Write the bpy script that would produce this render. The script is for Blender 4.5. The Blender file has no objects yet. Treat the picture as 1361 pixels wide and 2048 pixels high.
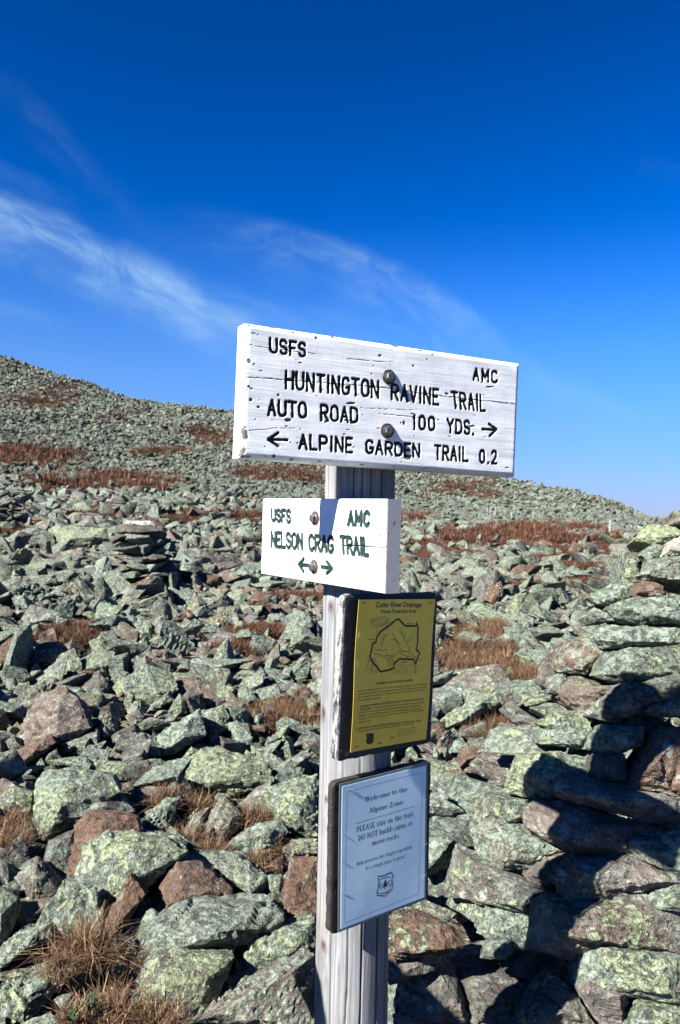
import bpy, bmesh, math, random
import numpy as np
from mathutils import Vector, Matrix
random.seed(7)
rng = np.random.default_rng(7)
scene = bpy.context.scene
COL = scene.collection
R = math.radians

# ------------------------------------------------------------------ camera
EYE = 1.55                                   # eye height above the ground at the post
PITCH, ROLL, FPX = R(-0.29), R(1.665), 1560.0
W0, H0 = 1361.0, 2048.0
_c, _s = math.cos(PITCH), math.sin(PITCH)
AX, AY, AZ = Vector((1, 0, 0)), Vector((0, _c, _s)), Vector((0, -_s, _c))
CR = AX * math.cos(ROLL) + AZ * math.sin(ROLL)
CU = -AX * math.sin(ROLL) + AZ * math.cos(ROLL)
CF = AY
cam_data = bpy.data.cameras.new("camera")
cam = bpy.data.objects.new("camera", cam_data)
COL.objects.link(cam)
m = Matrix.Identity(4)
for i in range(3):
    m[i][0], m[i][1], m[i][2] = CR[i], CU[i], -CF[i]
m[2][3] = EYE
cam.matrix_world = m
cam_data.sensor_fit = 'VERTICAL'
cam_data.sensor_height = 23.6
cam_data.sensor_width = 15.7
cam_data.lens = FPX / H0 * 23.6
cam_data.clip_start = 0.05
cam_data.clip_end = 5000
cam_data.dof.use_dof = True
cam_data.dof.focus_distance = 1.6
cam_data.dof.aperture_fstop = 8.0
scene.camera = cam

# ------------------------------------------------------------------ sun, sky, exposure
SUN_AZ, SUN_EL = R(217.2), R(37.0)           # azimuth counted from +X
sun_dir = Vector((math.cos(SUN_AZ) * math.cos(SUN_EL), math.sin(SUN_AZ) * math.cos(SUN_EL), math.sin(SUN_EL)))
sl = bpy.data.lights.new("sun", 'SUN')
sl.energy = 5.0
sl.angle = R(0.53)
sl.color = (1.0, 0.965, 0.90)
sun = bpy.data.objects.new("sun", sl)
COL.objects.link(sun)
sun.rotation_euler = sun_dir.to_track_quat('Z', 'Y').to_euler()
sun.location = (-4, -3, 8)

world = bpy.data.worlds.new("World")
scene.world = world
world.use_nodes = True
wt = world.node_tree
wt.nodes.clear()


class NT:
    """tiny helper for building node trees"""
    def __init__(self, tree):
        self.t = tree

    def n(self, kind, **kw):
        nd = self.t.nodes.new(kind)
        for k, v in kw.items():
            setattr(nd, k, v)
        return nd

    def put(self, sock, v):
        if v is None:
            return
        if hasattr(v, 'is_output') or isinstance(v, bpy.types.NodeSocket):
            self.t.links.new(v, sock)
        else:
            try:
                sock.default_value = v
            except Exception:
                sock.default_value = (v[0], v[1], v[2], 1.0) if len(v) == 3 else v

    def math(self, op, a, b=None, c=None, clamp=False):
        nd = self.n('ShaderNodeMath', operation=op, use_clamp=clamp)
        for i, v in enumerate((a, b, c)):
            self.put(nd.inputs[i], v)
        return nd.outputs[0]

    def vmath(self, op, a, b=None, scale=None):
        nd = self.n('ShaderNodeVectorMath', operation=op)
        self.put(nd.inputs[0], a)
        if b is not None:
            self.put(nd.inputs[1], b)
        if scale is not None:
            self.put(nd.inputs['Scale'], scale)
        return nd.outputs['Value'] if op in ('DOT_PRODUCT', 'LENGTH', 'DISTANCE') else nd.outputs[0]

    def mix(self, f, a, b, mode='MIX'):
        nd = self.n('ShaderNodeMix', data_type='RGBA', blend_type=mode)
        self.put(nd.inputs[0], f)
        for s, v in ((nd.inputs[6], a), (nd.inputs[7], b)):
            if not isinstance(v, bpy.types.NodeSocket) and len(v) == 3:
                v = (*v, 1.0)
            self.put(s, v)
        return nd.outputs[2]

    def ramp(self, v, lo, hi, a=0.0, b=1.0):
        nd = self.n('ShaderNodeMapRange', interpolation_type='SMOOTHSTEP')
        self.put(nd.inputs['Value'], v)
        for k, x in (('From Min', lo), ('From Max', hi), ('To Min', a), ('To Max', b)):
            self.put(nd.inputs[k], x)
        return nd.outputs[0]

    def noise(self, vec, scale, detail=4.0, rough=0.55, dist=0.0):
        nd = self.n('ShaderNodeTexNoise')
        self.put(nd.inputs['Vector'], vec)
        self.put(nd.inputs['Scale'], scale)
        self.put(nd.inputs['Detail'], detail)
        self.put(nd.inputs['Roughness'], rough)
        self.put(nd.inputs['Distortion'], dist)
        return nd.outputs[0]

    def voro(self, vec, scale, feature='F1', rnd=1.0):
        nd = self.n('ShaderNodeTexVoronoi', feature=feature)
        self.put(nd.inputs['Vector'], vec)
        self.put(nd.inputs['Scale'], scale)
        self.put(nd.inputs['Randomness'], rnd)
        return nd

    def comb(self, x, y, z):
        nd = self.n('ShaderNodeCombineXYZ')
        for i, v in enumerate((x, y, z)):
            self.put(nd.inputs[i], v)
        return nd.outputs[0]

    def sep(self, v):
        nd = self.n('ShaderNodeSeparateXYZ')
        self.put(nd.inputs[0], v)
        return nd.outputs


g = NT(wt)
sky = g.n('ShaderNodeTexSky', sky_type='NISHITA')
sky.sun_disc = False
sky.sun_elevation = SUN_EL
sky.sun_rotation = math.atan2(sun_dir.x, sun_dir.y)
sky.altitude = 1700
sky.air_density = 1.0
sky.dust_density = 0.4
sky.ozone_density = 2.5
hs = g.n('ShaderNodeHueSaturation')
g.put(hs.inputs['Saturation'], 1.5)
g.put(hs.inputs['Value'], 1.0)
g.put(hs.inputs['Color'], sky.outputs[0])
gm_ = g.n('ShaderNodeGamma')
g.put(gm_.inputs['Color'], hs.outputs[0])
g.put(gm_.inputs['Gamma'], 1.72)
D = g.n('ShaderNodeTexCoord').outputs['Generated']
dx, dy, dz = g.sep(D)
# thin clear mountain air: the bright band low over the horizon is held back
low = g.ramp(dz, 0.0, 0.30)
skycol = g.mix(1.0, gm_.outputs[0], g.mix(low, (0.19, 0.14, 0.50), (1.0, 1.0, 1.0)), 'MULTIPLY')
EXPO = 2.05
KS = 0.40 * 0.85                              # the whole sky is dim beside the sun up here
skycol = g.vmath('MULTIPLY', skycol, (KS, KS * 1.30, KS * 0.94))
skycol = g.vmath('MINIMUM', skycol, (10.0, 12.0, 14.5))
# a little pale air above the ridge
hz_ = g.math('MULTIPLY', g.ramp(dz, 0.36, 0.0), 0.55)
skycol = g.mix(hz_, skycol, (1.85, 2.75, 4.6))
# thin cirrus: streaks in the direction of view from the hill, drawn on the sky sphere
dyc = g.math('MAXIMUM', dy, 0.05)
P_ = g.math('DIVIDE', dx, dyc)
Q_ = g.math('DIVIDE', dz, dyc)
front = g.ramp(dy, 0.1, 0.3)


def streak(x0, y0, x1, y1, w, strength, ns, seed, soft_lo=None, bend=0.0, along=(0.08, 0.08)):
    """cirrus streak between two sky directions (given in degrees of slope), w = half width across"""
    L = math.hypot(x1 - x0, y1 - y0)
    tx, ty = (x1 - x0) / L, (y1 - y0) / L
    ux = g.math('SUBTRACT', P_, x0)
    uy = g.math('SUBTRACT', Q_, y0)
    a = g.math('ADD', g.math('MULTIPLY', ux, tx), g.math('MULTIPLY', uy, ty))
    b = g.math('SUBTRACT', g.math('MULTIPLY', uy, tx), g.math('MULTIPLY', ux, ty))
    an = g.math('DIVIDE', a, L)
    if bend:
        par = g.math('MULTIPLY', g.math('MULTIPLY', an, g.math('SUBTRACT', 1.0, an)), 4.0 * bend)
        b = g.math('SUBTRACT', b, par)
    vec = g.comb(g.math('ADD', g.math('MULTIPLY', a, 3.0), seed), g.math('MULTIPLY', b, 15.0), g.math('MULTIPLY', a, 1.5))
    n1 = g.noise(vec, ns, 8.0, 0.62, 1.0)
    n2 = g.noise(g.comb(g.math('MULTIPLY', a, 4.0), g.math('MULTIPLY', b, 5.0), seed), 2.2, 3.0, 0.5)
    wob = g.math('MULTIPLY', g.math('SUBTRACT', n2, 0.5), w * 1.4)
    b2 = g.math('ADD', b, wob)
    up = g.math('SUBTRACT', 1.0, g.ramp(b2, 0.0, w))
    dn = g.ramp(b2, -(soft_lo or w), 0.0)
    across = g.math('MULTIPLY', up, dn)
    al = g.math('MULTIPLY', g.ramp(an, -along[0], along[0]), g.math('SUBTRACT', 1.0, g.ramp(an, 1.0 - along[1], 1.0 + along[1])))
    mk = g.math('MULTIPLY', across, al)
    mk = g.math('MULTIPLY', mk, g.ramp(n1, 0.28, 0.74, 0.30, 1.0))
    n3 = g.noise(g.comb(g.math('MULTIPLY', a, 9.0), g.math('MULTIPLY', b, 16.0), seed + 3.0), 1.3, 7.0, 0.62, 0.8)
    mk = g.math('MULTIPLY', mk, g.ramp(n3, 0.34, 0.66, 0.30, 1.15))
    return g.math('MULTIPLY', mk, strength)


def px2pq(x, y):
    d = CF + CR * ((x - W0 / 2) / FPX) - CU * ((y - H0 / 2) / FPX)
    return d.x / d.y, d.z / d.y


def S(x0, y0, x1, y1, w, *a, **k):
    p0, q0 = px2pq(x0, y0)
    p1, q1 = px2pq(x1, y1)
    k = dict(k)
    if k.get('soft_lo'):
        k['soft_lo'] /= FPX
    if k.get('bend'):
        k['bend'] /= FPX
    return streak(p0, q0, p1, q1, w / FPX, *a, **k)


masks = [
    S(-160, 352, 520, 668, 50, 0.56, 1.5, 1.3, soft_lo=110, bend=14, along=(0.1, 0.35)),
    S(-120, 440, 470, 690, 44, 0.22, 1.3, 4.1, soft_lo=70, along=(0.1, 0.35)),
    S(520, 452, 1005, 694, 34, 0.28, 1.4, 7.7, soft_lo=160, bend=34, along=(0.5, 0.08)),
    S(330, 560, 760, 700, 70, 0.16, 1.2, 9.2, soft_lo=90, along=(0.3, 0.3)),
    S(20, 170, 270, 420, 40, 0.06, 1.3, 2.6, soft_lo=60, along=(0.3, 0.4)),
    S(-40, 330, 120, 400, 34, 0.10, 1.6, 5.5, soft_lo=50, along=(0.3, 0.4)),
    S(1020, 730, 1300, 850, 40, 0.18, 1.2, 3.5, soft_lo=90, along=(0.3, 0.4)),
    S(-60, 600, 90, 640, 24, 0.10, 1.2, 6.5, soft_lo=30, along=(0.3, 0.4)),
    S(1290, 330, 1420, 360, 26, 0.04, 1.2, 8.5, soft_lo=30, along=(0.3, 0.4)),
]
tot = masks[0]
for k in masks[1:]:
    tot = g.math('ADD', tot, k)
tot = g.math('MULTIPLY', g.math('MINIMUM', tot, 0.9), front)
SKY_STRENGTH = 0.050
cloud_col = (2.2, 3.5, 4.8)
skyc = g.mix(tot, skycol, cloud_col)
bg = g.n('ShaderNodeBackground')
g.put(bg.inputs['Color'], skyc)
g.put(bg.inputs['Strength'], SKY_STRENGTH)
out = g.n('ShaderNodeOutputWorld')
wt.links.new(bg.outputs[0], out.inputs[0])

vs = scene.view_settings
scene.display_settings.display_device = 'sRGB'
vs.view_transform = 'Standard'
vs.look = 'None'
vs.exposure = EXPO
vs.gamma = 1.0
vs.use_curve_mapping = False
scene.cycles.max_bounces = 6
scene.cycles.diffuse_bounces = 1
scene.cycles.use_denoising = True

# ------------------------------------------------------------------ helpers
def ray(x, y):
    return CF + CR * ((x - W0 / 2) / FPX) - CU * ((y - H0 / 2) / FPX)


def at(x, y, Y):
    """world point seen at photograph position x, y whose world Y (distance north) is Y"""
    d = ray(x, y)
    return Vector((0, 0, EYE)) + d * (Y / d.y)


def pix(p):
    v = Vector(p) - Vector((0, 0, EYE))
    f = v.dot(CF)
    if f < 0.05:
        return None
    return (W0 / 2 + FPX * v.dot(CR) / f, H0 / 2 - FPX * v.dot(CU) / f, f)


def pix_np(P):
    V = P - np.array([0, 0, EYE])
    f = V @ np.array(CF)
    f = np.where(f < 0.05, np.nan, f)
    return W0 / 2 + FPX * (V @ np.array(CR)) / f, H0 / 2 - FPX * (V @ np.array(CU)) / f, f


_pt = np.array([-9, -3.0, -1.2, -.436, -.372, -.282, -.135, 0, .231, .288, .333, .365, .404, .6, 1.2, 3, 9])
_et = np.array([0.02, .12, .19, .164, .1535, .1325, .117, .083, .039, .033, .024, .0125, -.006, -.03, -.05, -.03, 0])


def hash3(ix, iy, iz, seed=0):
    h = (ix.astype(np.int64) * 374761393 + iy.astype(np.int64) * 668265263 + iz.astype(np.int64) * 1274126177 + seed * 97531) & 0xFFFFFFFF
    h = ((h ^ (h >> 13)) * 1103515245) & 0xFFFFFFFF
    h = ((h ^ (h >> 16)) * 2246822519) & 0xFFFFFFFF
    return ((h ^ (h >> 15)) & 0xFFFFFF) / float(0xFFFFFF)


def vnoise(P, seed=0):
    """value noise in -1..1 at Nx3 points"""
    F = np.floor(P)
    T = P - F
    T = T * T * (3 - 2 * T)
    I = F.astype(np.int64)
    r = 0
    for a in (0, 1):
        for b in (0, 1):
            for c in (0, 1):
                w = (T[:, 0] if a else 1 - T[:, 0]) * (T[:, 1] if b else 1 - T[:, 1]) * (T[:, 2] if c else 1 - T[:, 2])
                r = r + w * hash3(I[:, 0] + a, I[:, 1] + b, I[:, 2] + c, seed)
    return r * 2 - 1


def fbm(P, o=3, seed=0):
    r, a = 0, 1.0
    for k in range(o):
        r = r + a * vnoise(P * (2.03 ** k) + 17.3 * k, seed + k)
        a *= 0.5
    return r


def ground_z(x, y):
    x = np.asarray(x, float)
    y = np.asarray(y, float)
    d = np.hypot(x, y)
    p = np.clip(x / np.maximum(y, 0.05 * d + 1e-6), -9, 9)
    E = np.interp(p, _pt, _et)
    E = np.where(y <= 0, 0.0, E)
    Dc = np.interp(p, [-.4, .4], [150.0, 130.0])
    pw = np.interp(p, [-.25, .0, .22], [2.0, 2.3, 6.0])
    t = np.minimum(d / Dc, 1.0)
    near = 0.98 * (1 - np.exp(-(d / 18.0) ** 2)) * np.clip(y / np.maximum(d, 1e-6) * 1.4, 0, 1)
    z = near + (E * Dc + EYE - 0.98) * t ** pw - np.maximum(d - Dc, 0) * 0.3
    z = np.where(y <= 0, -0.02 * d * d / (d + 20), z)
    q = np.stack([x * 0.22, y * 0.22, np.zeros_like(x)], -1).reshape(-1, 3)
    n = vnoise(q, 5).reshape(x.shape) * 0.16 + vnoise(q * 2.7, 6).reshape(x.shape) * 0.06
    n = n * np.clip((d - 3.0) / 12.0, 0, 1) * (1 + np.clip(d / 60, 0, 2))
    return np.maximum(z + n, -80)


def gz(x, y):
    return float(ground_z(np.array([x]), np.array([y]))[0])


def hit(x, y):
    """where the ray through photograph position x, y meets the ground"""
    d = ray(x, y)
    Y = np.concatenate([np.linspace(1.2, 12, 220), np.geomspace(12.05, 180, 500)])
    X = d.x / d.y * Y
    Z = EYE + d.z / d.y * Y
    G = ground_z(X, Y)
    k = np.nonzero(Z <= G)[0]
    if len(k) == 0:
        return None
    i = k[0]
    return Vector((X[i], Y[i], G[i]))


# ------------------------------------------------------------------ object helpers
def tag(o, label=None, cat=None, group=None, kind=None):
    if label:
        o['label'] = label
    if cat:
        o['category'] = cat
    if group:
        o['group'] = group
    if kind:
        o['kind'] = kind
    return o


def empty(name, loc, label, cat, group=None):
    o = bpy.data.objects.new(name, None)
    o.empty_display_size = 0.1
    o.location = loc
    COL.objects.link(o)
    return tag(o, label, cat, group)


def mesh_np(name, V, F, mats, parent=None, smooth=True, loc=(0, 0, 0), mat_index=None, attrs=None):
    """V Nx3, F list of faces or Mx3/Mx4 array -> linked mesh object"""
    me = bpy.data.meshes.new(name)
    V = np.asarray(V, np.float32)
    if isinstance(F, np.ndarray):
        k = F.shape[1]
        me.vertices.add(len(V))
        me.vertices.foreach_set('co', V.ravel())
        me.loops.add(F.size)
        me.loops.foreach_set('vertex_index', F.astype(np.int32).ravel())
        me.polygons.add(len(F))
        me.polygons.foreach_set('loop_start', np.arange(0, F.size, k, dtype=np.int32))
        me.update(calc_edges=True)
    else:
        me.from_pydata([tuple(v) for v in V.tolist()], [], F)
        me.update()
    for mt in mats if isinstance(mats, (list, tuple)) else [mats]:
        me.materials.append(mt)
    if mat_index is not None:
        me.polygons.foreach_set('material_index', np.asarray(mat_index, np.int32))
    if smooth is not None:
        me.polygons.foreach_set('use_smooth', np.full(len(me.polygons), bool(smooth)))
    if attrs:
        for an, av in attrs.items():
            av = np.asarray(av, np.float32)
            if av.ndim == 2:
                at_ = me.attributes.new(an, 'FLOAT_COLOR', 'POINT')
                at_.data.foreach_set('color', av.ravel())
            else:
                at_ = me.attributes.new(an, 'FLOAT', 'POINT')
                at_.data.foreach_set('value', av)
    o = bpy.data.objects.new(name, me)
    o.location = loc
    COL.objects.link(o)
    if parent is not None:
        o.parent = parent
    return o


class MB:
    """collects simple shapes into one mesh"""
    def __init__(self):
        self.v, self.f = [], []

    def add(self, V, F):
        b = len(self.v)
        self.v += [tuple(v) for v in V]
        self.f += [tuple(i + b for i in f) for f in F]

    def box(self, c, ex, ey, ez):
        """centre and three half-axis vectors"""
        c, ex, ey, ez = map(Vector, (c, ex, ey, ez))
        V = [c + ex * a + ey * b + ez * d for a in (-1, 1) for b in (-1, 1) for d in (-1, 1)]
        self.add(V, [(0, 1, 3, 2), (4, 6, 7, 5), (0, 4, 5, 1), (2, 3, 7, 6), (0, 2, 6, 4), (1, 5, 7, 3)])

    def lathe(self, c, axis, prof, n=24, side=None, sides=None):
        """profile [(r, h)] turned round axis; sides=6 gives a hexagon"""
        c, axis = Vector(c), Vector(axis).normalized()
        a = axis.orthogonal().normalized()
        b = axis.cross(a)
        n = sides or n
        V, F = [], []
        for (r, h) in prof:
            for k in range(n):
                t = 2 * math.pi * k / n
                V.append(c + axis * h + (a * math.cos(t) + b * math.sin(t)) * r)
        for j in range(len(prof) - 1):
            for k in range(n):
                F.append((j * n + k, j * n + (k + 1) % n, (j + 1) * n + (k + 1) % n, (j + 1) * n + k))
        F.append(tuple(range(n - 1, -1, -1)))
        F.append(tuple((len(prof) - 1) * n + k for k in range(n)))
        self.add(V, F)

    def tube(self, pts, r, n=6):
        pts = [Vector(p) for p in pts]
        V, F = [], []
        up = None
        for i, p in enumerate(pts):
            t = (pts[min(i + 1, len(pts) - 1)] - pts[max(i - 1, 0)]).normalized()
            a = t.orthogonal().normalized() if up is None else (up - t * up.dot(t)).normalized()
            up = a
            b = t.cross(a)
            for k in range(n):
                q = 2 * math.pi * k / n
                V.append(p + (a * math.cos(q) + b * math.sin(q)) * r)
        for j in range(len(pts) - 1):
            for k in range(n):
                F.append((j * n + k, j * n + (k + 1) % n, (j + 1) * n + (k + 1) % n, (j + 1) * n + k))
        F.append(tuple(range(n - 1, -1, -1)))
        F.append(tuple((len(pts) - 1) * n + k for k in range(n)))
        self.add(V, F)

    def build(self, name, mat, parent=None, smooth=False, loc=(0, 0, 0)):
        return mesh_np(name, np.array(self.v) - np.array(loc), self.f, mat, parent, smooth, loc)


# ------------------------------------------------------------------ materials
def mat(name):
    mt = bpy.data.materials.new(name)
    mt.use_nodes = True
    t = mt.node_tree
    b = t.nodes['Principled BSDF']
    return mt, NT(t), b


def bump(gg, b, h, strength, dist):
    nd = gg.n('ShaderNodeBump')
    gg.put(nd.inputs['Strength'], strength)
    gg.put(nd.inputs['Distance'], dist)
    gg.put(nd.inputs['Height'], h)
    gg.put(b.inputs['Normal'], nd.outputs[0])


def rock_material(name, fine=True):
    mt, q, b = mat(name)
    pos = q.n('ShaderNodeNewGeometry').outputs['Position']
    at_ = q.n('ShaderNodeAttribute', attribute_name='tint')
    sp = q.n('ShaderNodeSeparateColor')
    q.put(sp.inputs[0], at_.outputs['Color'])
    rust, lich, yel = sp.outputs[0], sp.outputs[1], sp.outputs[2]
    shade = at_.outputs['Alpha']
    n_lo = q.noise(pos, 3.1, 3.0, 0.6)
    n_md = q.noise(pos, 11.0, 5.0, 0.62)
    n_hi = q.noise(pos, 48.0, 5.0, 0.68)
    # bare stone: grey schist with pinkish and darker bands
    stone = q.mix(q.ramp(n_md, 0.35, 0.68), (0.070, 0.072, 0.066), (0.240, 0.230, 0.205))
    stone = q.mix(q.math('MULTIPLY', q.ramp(n_lo, 0.42, 0.7), 0.5), stone, (0.190, 0.140, 0.108))
    rusty = q.mix(q.ramp(n_hi, 0.35, 0.7), (0.095, 0.052, 0.032), (0.225, 0.140, 0.092))
    rm = q.math('MULTIPLY', rust, q.ramp(n_md, 0.22, 0.55, 0.55, 1.15), clamp=True)
    col = q.mix(rm, stone, rusty)
    # grey-green crust of lichen
    gm = q.math('ADD', q.math('MULTIPLY', lich, 0.62), q.math('MULTIPLY', n_md, 0.75))
    gm = q.math('ADD', gm, q.math('MULTIPLY', q.math('SUBTRACT', n_hi, 0.5), 0.7))
    gm = q.ramp(gm, 0.62, 0.86)
    green = q.mix(q.ramp(n_hi, 0.38, 0.60), (0.070, 0.092, 0.068), (0.288, 0.362, 0.278))
    col = q.mix(q.math('MULTIPLY', gm, 0.88), col, green)
    # rusty and pinkish weathered faces that the crust has not covered
    wf = q.math('MULTIPLY', q.ramp(q.noise(pos, 4.3, 5.0, 0.65), 0.56, 0.64), q.ramp(n_md, 0.36, 0.52))
    col = q.mix(q.math('MULTIPLY', wf, 0.34), col, q.mix(n_hi, (0.11, 0.072, 0.052), (0.34, 0.25, 0.19)))
    # pale crust rosettes
    v1 = q.voro(q.vmath('ADD', pos, q.vmath('SCALE', q.comb(n_hi, n_md, n_hi), scale=0.06)), 17.0)
    pm = q.math('MULTIPLY', q.ramp(v1.outputs['Distance'], 0.34, 0.24), q.ramp(n_lo, 0.4, 0.62))
    pm = q.math('MULTIPLY', pm, q.ramp(n_hi, 0.36, 0.52))
    col = q.mix(q.math('MULTIPLY', pm, 0.8), col, (0.40, 0.42, 0.365))
    # yellow-green map lichen
    if fine:
        v2 = q.voro(q.vmath('ADD', pos, q.vmath('SCALE', q.comb(n_md, n_hi, n_md), scale=0.08)), 26.0)
        ym = q.math('ADD', q.math('MULTIPLY', yel, 0.55), q.math('MULTIPLY', q.noise(pos, 6.0, 4.0, 0.6), 0.8))
        ym = q.math('SUBTRACT', ym, q.math('MULTIPLY', v2.outputs['Distance'], 0.42))
        ym = q.math('ADD', ym, q.math('MULTIPLY', q.math('SUBTRACT', n_hi, 0.5), 0.55))
        ym = q.ramp(ym, 0.47, 0.55)
    else:
        ym = q.ramp(q.math('ADD', q.math('MULTIPLY', yel, 0.5), q.math('MULTIPLY', n_md, 0.5)), 0.42, 0.62)
        ym = q.math('MULTIPLY', ym, 0.6)
    if fine:
        rim = q.math('MULTIPLY', q.ramp(ym, 0.01, 0.15), q.ramp(ym, 0.75, 0.35))
        col = q.mix(q.math('MULTIPLY', rim, 0.75), col, (0.025, 0.027, 0.025))
    yc = q.mix(q.ramp(n_hi, 0.4, 0.65), (0.165, 0.190, 0.098), (0.360, 0.415, 0.265))
    col = q.mix(q.math('MULTIPLY', ym, 0.85), col, yc)
    # black rims and specks
    if fine:
        sp1 = q.noise(pos, 105.0, 4.0, 0.72)
        dk = q.math('MULTIPLY', q.ramp(sp1, 0.525, 0.585), q.ramp(q.noise(pos, 7.0, 4.0, 0.65), 0.42, 0.60))
        bm_ = q.math('MULTIPLY', q.ramp(q.noise(pos, 21.0, 5.0, 0.72), 0.57, 0.63), 0.8)
        col = q.mix(bm_, col, (0.040, 0.043, 0.040))
        col = q.mix(q.math('MULTIPLY', dk, 0.8), col, (0.022, 0.024, 0.022))
        wp = q.ramp(q.noise(pos, 170.0, 3.0, 0.65), 0.66, 0.72)
        col = q.mix(q.math('MULTIPLY', wp, 0.7), col, (0.5, 0.5, 0.47))
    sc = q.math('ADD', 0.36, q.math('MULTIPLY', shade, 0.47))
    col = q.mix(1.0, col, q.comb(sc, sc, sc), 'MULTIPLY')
    q.put(b.inputs['Base Color'], col)
    if not fine:
        col = q.mix(1.0, col, (0.50, 0.575, 0.495), 'MULTIPLY')
    q.put(b.inputs['Roughness'], 0.85)
    q.put(b.inputs['Specular IOR Level'], 0.25)
    h = q.math('ADD', q.math('MULTIPLY', n_md, 1.0), q.math('MULTIPLY', n_hi, 0.5))
    if fine:
        # foliation: thin layers that follow the bedding
        wv = q.noise(q.vmath('MULTIPLY', pos, (5.0, 5.0, 42.0)), 1.0, 4.0, 0.6, 0.4)
        h = q.math('ADD', h, q.math('MULTIPLY', wv, 0.55))
        h = q.math('ADD', h, q.math('MULTIPLY', q.noise(pos, 150.0, 3.0, 0.65), 0.22))
        h = q.math('ADD', h, q.math('MULTIPLY', ym, 0.08))
    bump(q, b, h, 1.0, 0.032 if fine else 0.16)
    return mt


M_ROCK = rock_material('lichened_schist', True)
M_FAR = rock_material('hillside_schist', False)


def ground_material():
    mt, q, b = mat('stony_soil')
    pos = q.n('ShaderNodeNewGeometry').outputs['Position']
    n1 = q.noise(pos, 1.3, 4.0, 0.6)
    n2 = q.noise(pos, 18.0, 5.0, 0.65)
    c = q.mix(q.ramp(n2, 0.35, 0.65), (0.022, 0.018, 0.014), (0.085, 0.070, 0.056))
    c = q.mix(q.math('MULTIPLY', q.ramp(n1, 0.45, 0.62), 0.6), c, (0.10, 0.115, 0.07))
    v = q.voro(pos, 38.0)
    c = q.mix(q.math('MULTIPLY', q.ramp(v.outputs['Distance'], 0.38, 0.22), q.ramp(n2, 0.45, 0.6)), c, (0.24, 0.215, 0.19))
    q.put(b.inputs['Base Color'], c)
    q.put(b.inputs['Roughness'], 0.95)
    q.put(b.inputs['Specular IOR Level'], 0.1)
    bump(q, b, q.math('ADD', n2, q.math('MULTIPLY', v.outputs['Distance'], -0.6)), 0.8, 0.04)
    return mt


M_GROUND = ground_material()


def sedge_material(name, a, c2, straw=None):
    mt, q, b = mat(name)
    v = q.n('ShaderNodeAttribute', attribute_name='shade').outputs['Fac']
    c = q.mix(v, a, c2)
    if straw:
        c = q.mix(q.ramp(v, 0.80, 0.95), c, straw)
    q.put(b.inputs['Base Color'], c)
    q.put(b.inputs['Roughness'], 0.7)
    q.put(b.inputs['Specular IOR Level'], 0.25)
    return mt


M_SEDGE = sedge_material('dry_sedge', (0.030, 0.015, 0.008), (0.150, 0.082, 0.040), (0.25, 0.185, 0.10))
M_SEDGE_FAR = sedge_material('far_sedge', (0.038, 0.014, 0.008), (0.120, 0.052, 0.027), (0.16, 0.10, 0.05))
M_LEAF = sedge_material('green_leaf', (0.012, 0.028, 0.008), (0.03, 0.062, 0.018))

# ------------------------------------------------------------------ signpost geometry
ZT, ZB = 0.15 + EYE, -0.60 + EYE
AXT, AXB = Vector((0.0398, 1.6554, ZT)), Vector((0.0486, 1.6542, ZB))
POST_R = 0.0748


def axis_at(z):
    t = (z - ZB) / (ZT - ZB)
    return AXB.lerp(AXT, t)


class Board:
    """a flat board: C = centre of its face, a = to the right, b = up, n = out of the face"""
    def __init__(self, C, yaw, roll, w, h, t):
        self.C = Vector(C) + Vector((0, 0, EYE))
        y, r = R(yaw), R(roll)
        rr = Vector((math.cos(y), math.sin(y), 0))
        up = Vector((0, 0, 1))
        self.a = rr * math.cos(r) - up * math.sin(r)
        self.b = rr * math.sin(r) + up * math.cos(r)
        self.n = self.a.cross(self.b)
        self.w, self.h, self.t = w, h, t

    def uv(self, x, y):
        d = ray(x, y)
        o = Vector((0, 0, EYE))
        k = (self.C - o).dot(self.n) / d.dot(self.n)
        p = o + d * k - self.C
        return p.dot(self.a), p.dot(self.b)

    def matrix(self, at_back=False):
        M = Matrix.Identity(4)
        for i in range(3):
            M[i][0], M[i][1], M[i][2], M[i][3] = self.a[i], self.b[i], self.n[i], self.C[i]
        return M

    def pt(self, u, v, k=0.0):
        return self.C + self.a * u + self.b * v + self.n * k


BIG = Board((.0979, 1.5496, .2048), 25.24, .77, .6205, .2463, .045)
SMALL = Board((-.0468, 1.5875, -.068), -54.68, -.31, .4468, .1715, .036)
BRASS = Board((.1105, 1.5864, -.3325), 38.22, 1.3, .257, .3215, .0178)
PLATE = Board((.1171, 1.5840, -.33), 38.25, 2.64, .2116, .2959, .0008)
FRAME = Board((.1068, 1.5821, -.6801), 35.3, -.71, .2539, .2969, .0160)
PAPER = Board((.1094, 1.579, -.6782), 35.18, -1.37, .2159, .2794, .0006)


# ---- routed lettering: single-stroke capitals in a 0..1 box
def arc(cx, cy, rx, ry, a0, a1, n=10):
    return [(cx + rx * math.cos(R(a0 + (a1 - a0) * i / n)), cy + ry * math.sin(R(a0 + (a1 - a0) * i / n))) for i in range(n + 1)]


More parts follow.
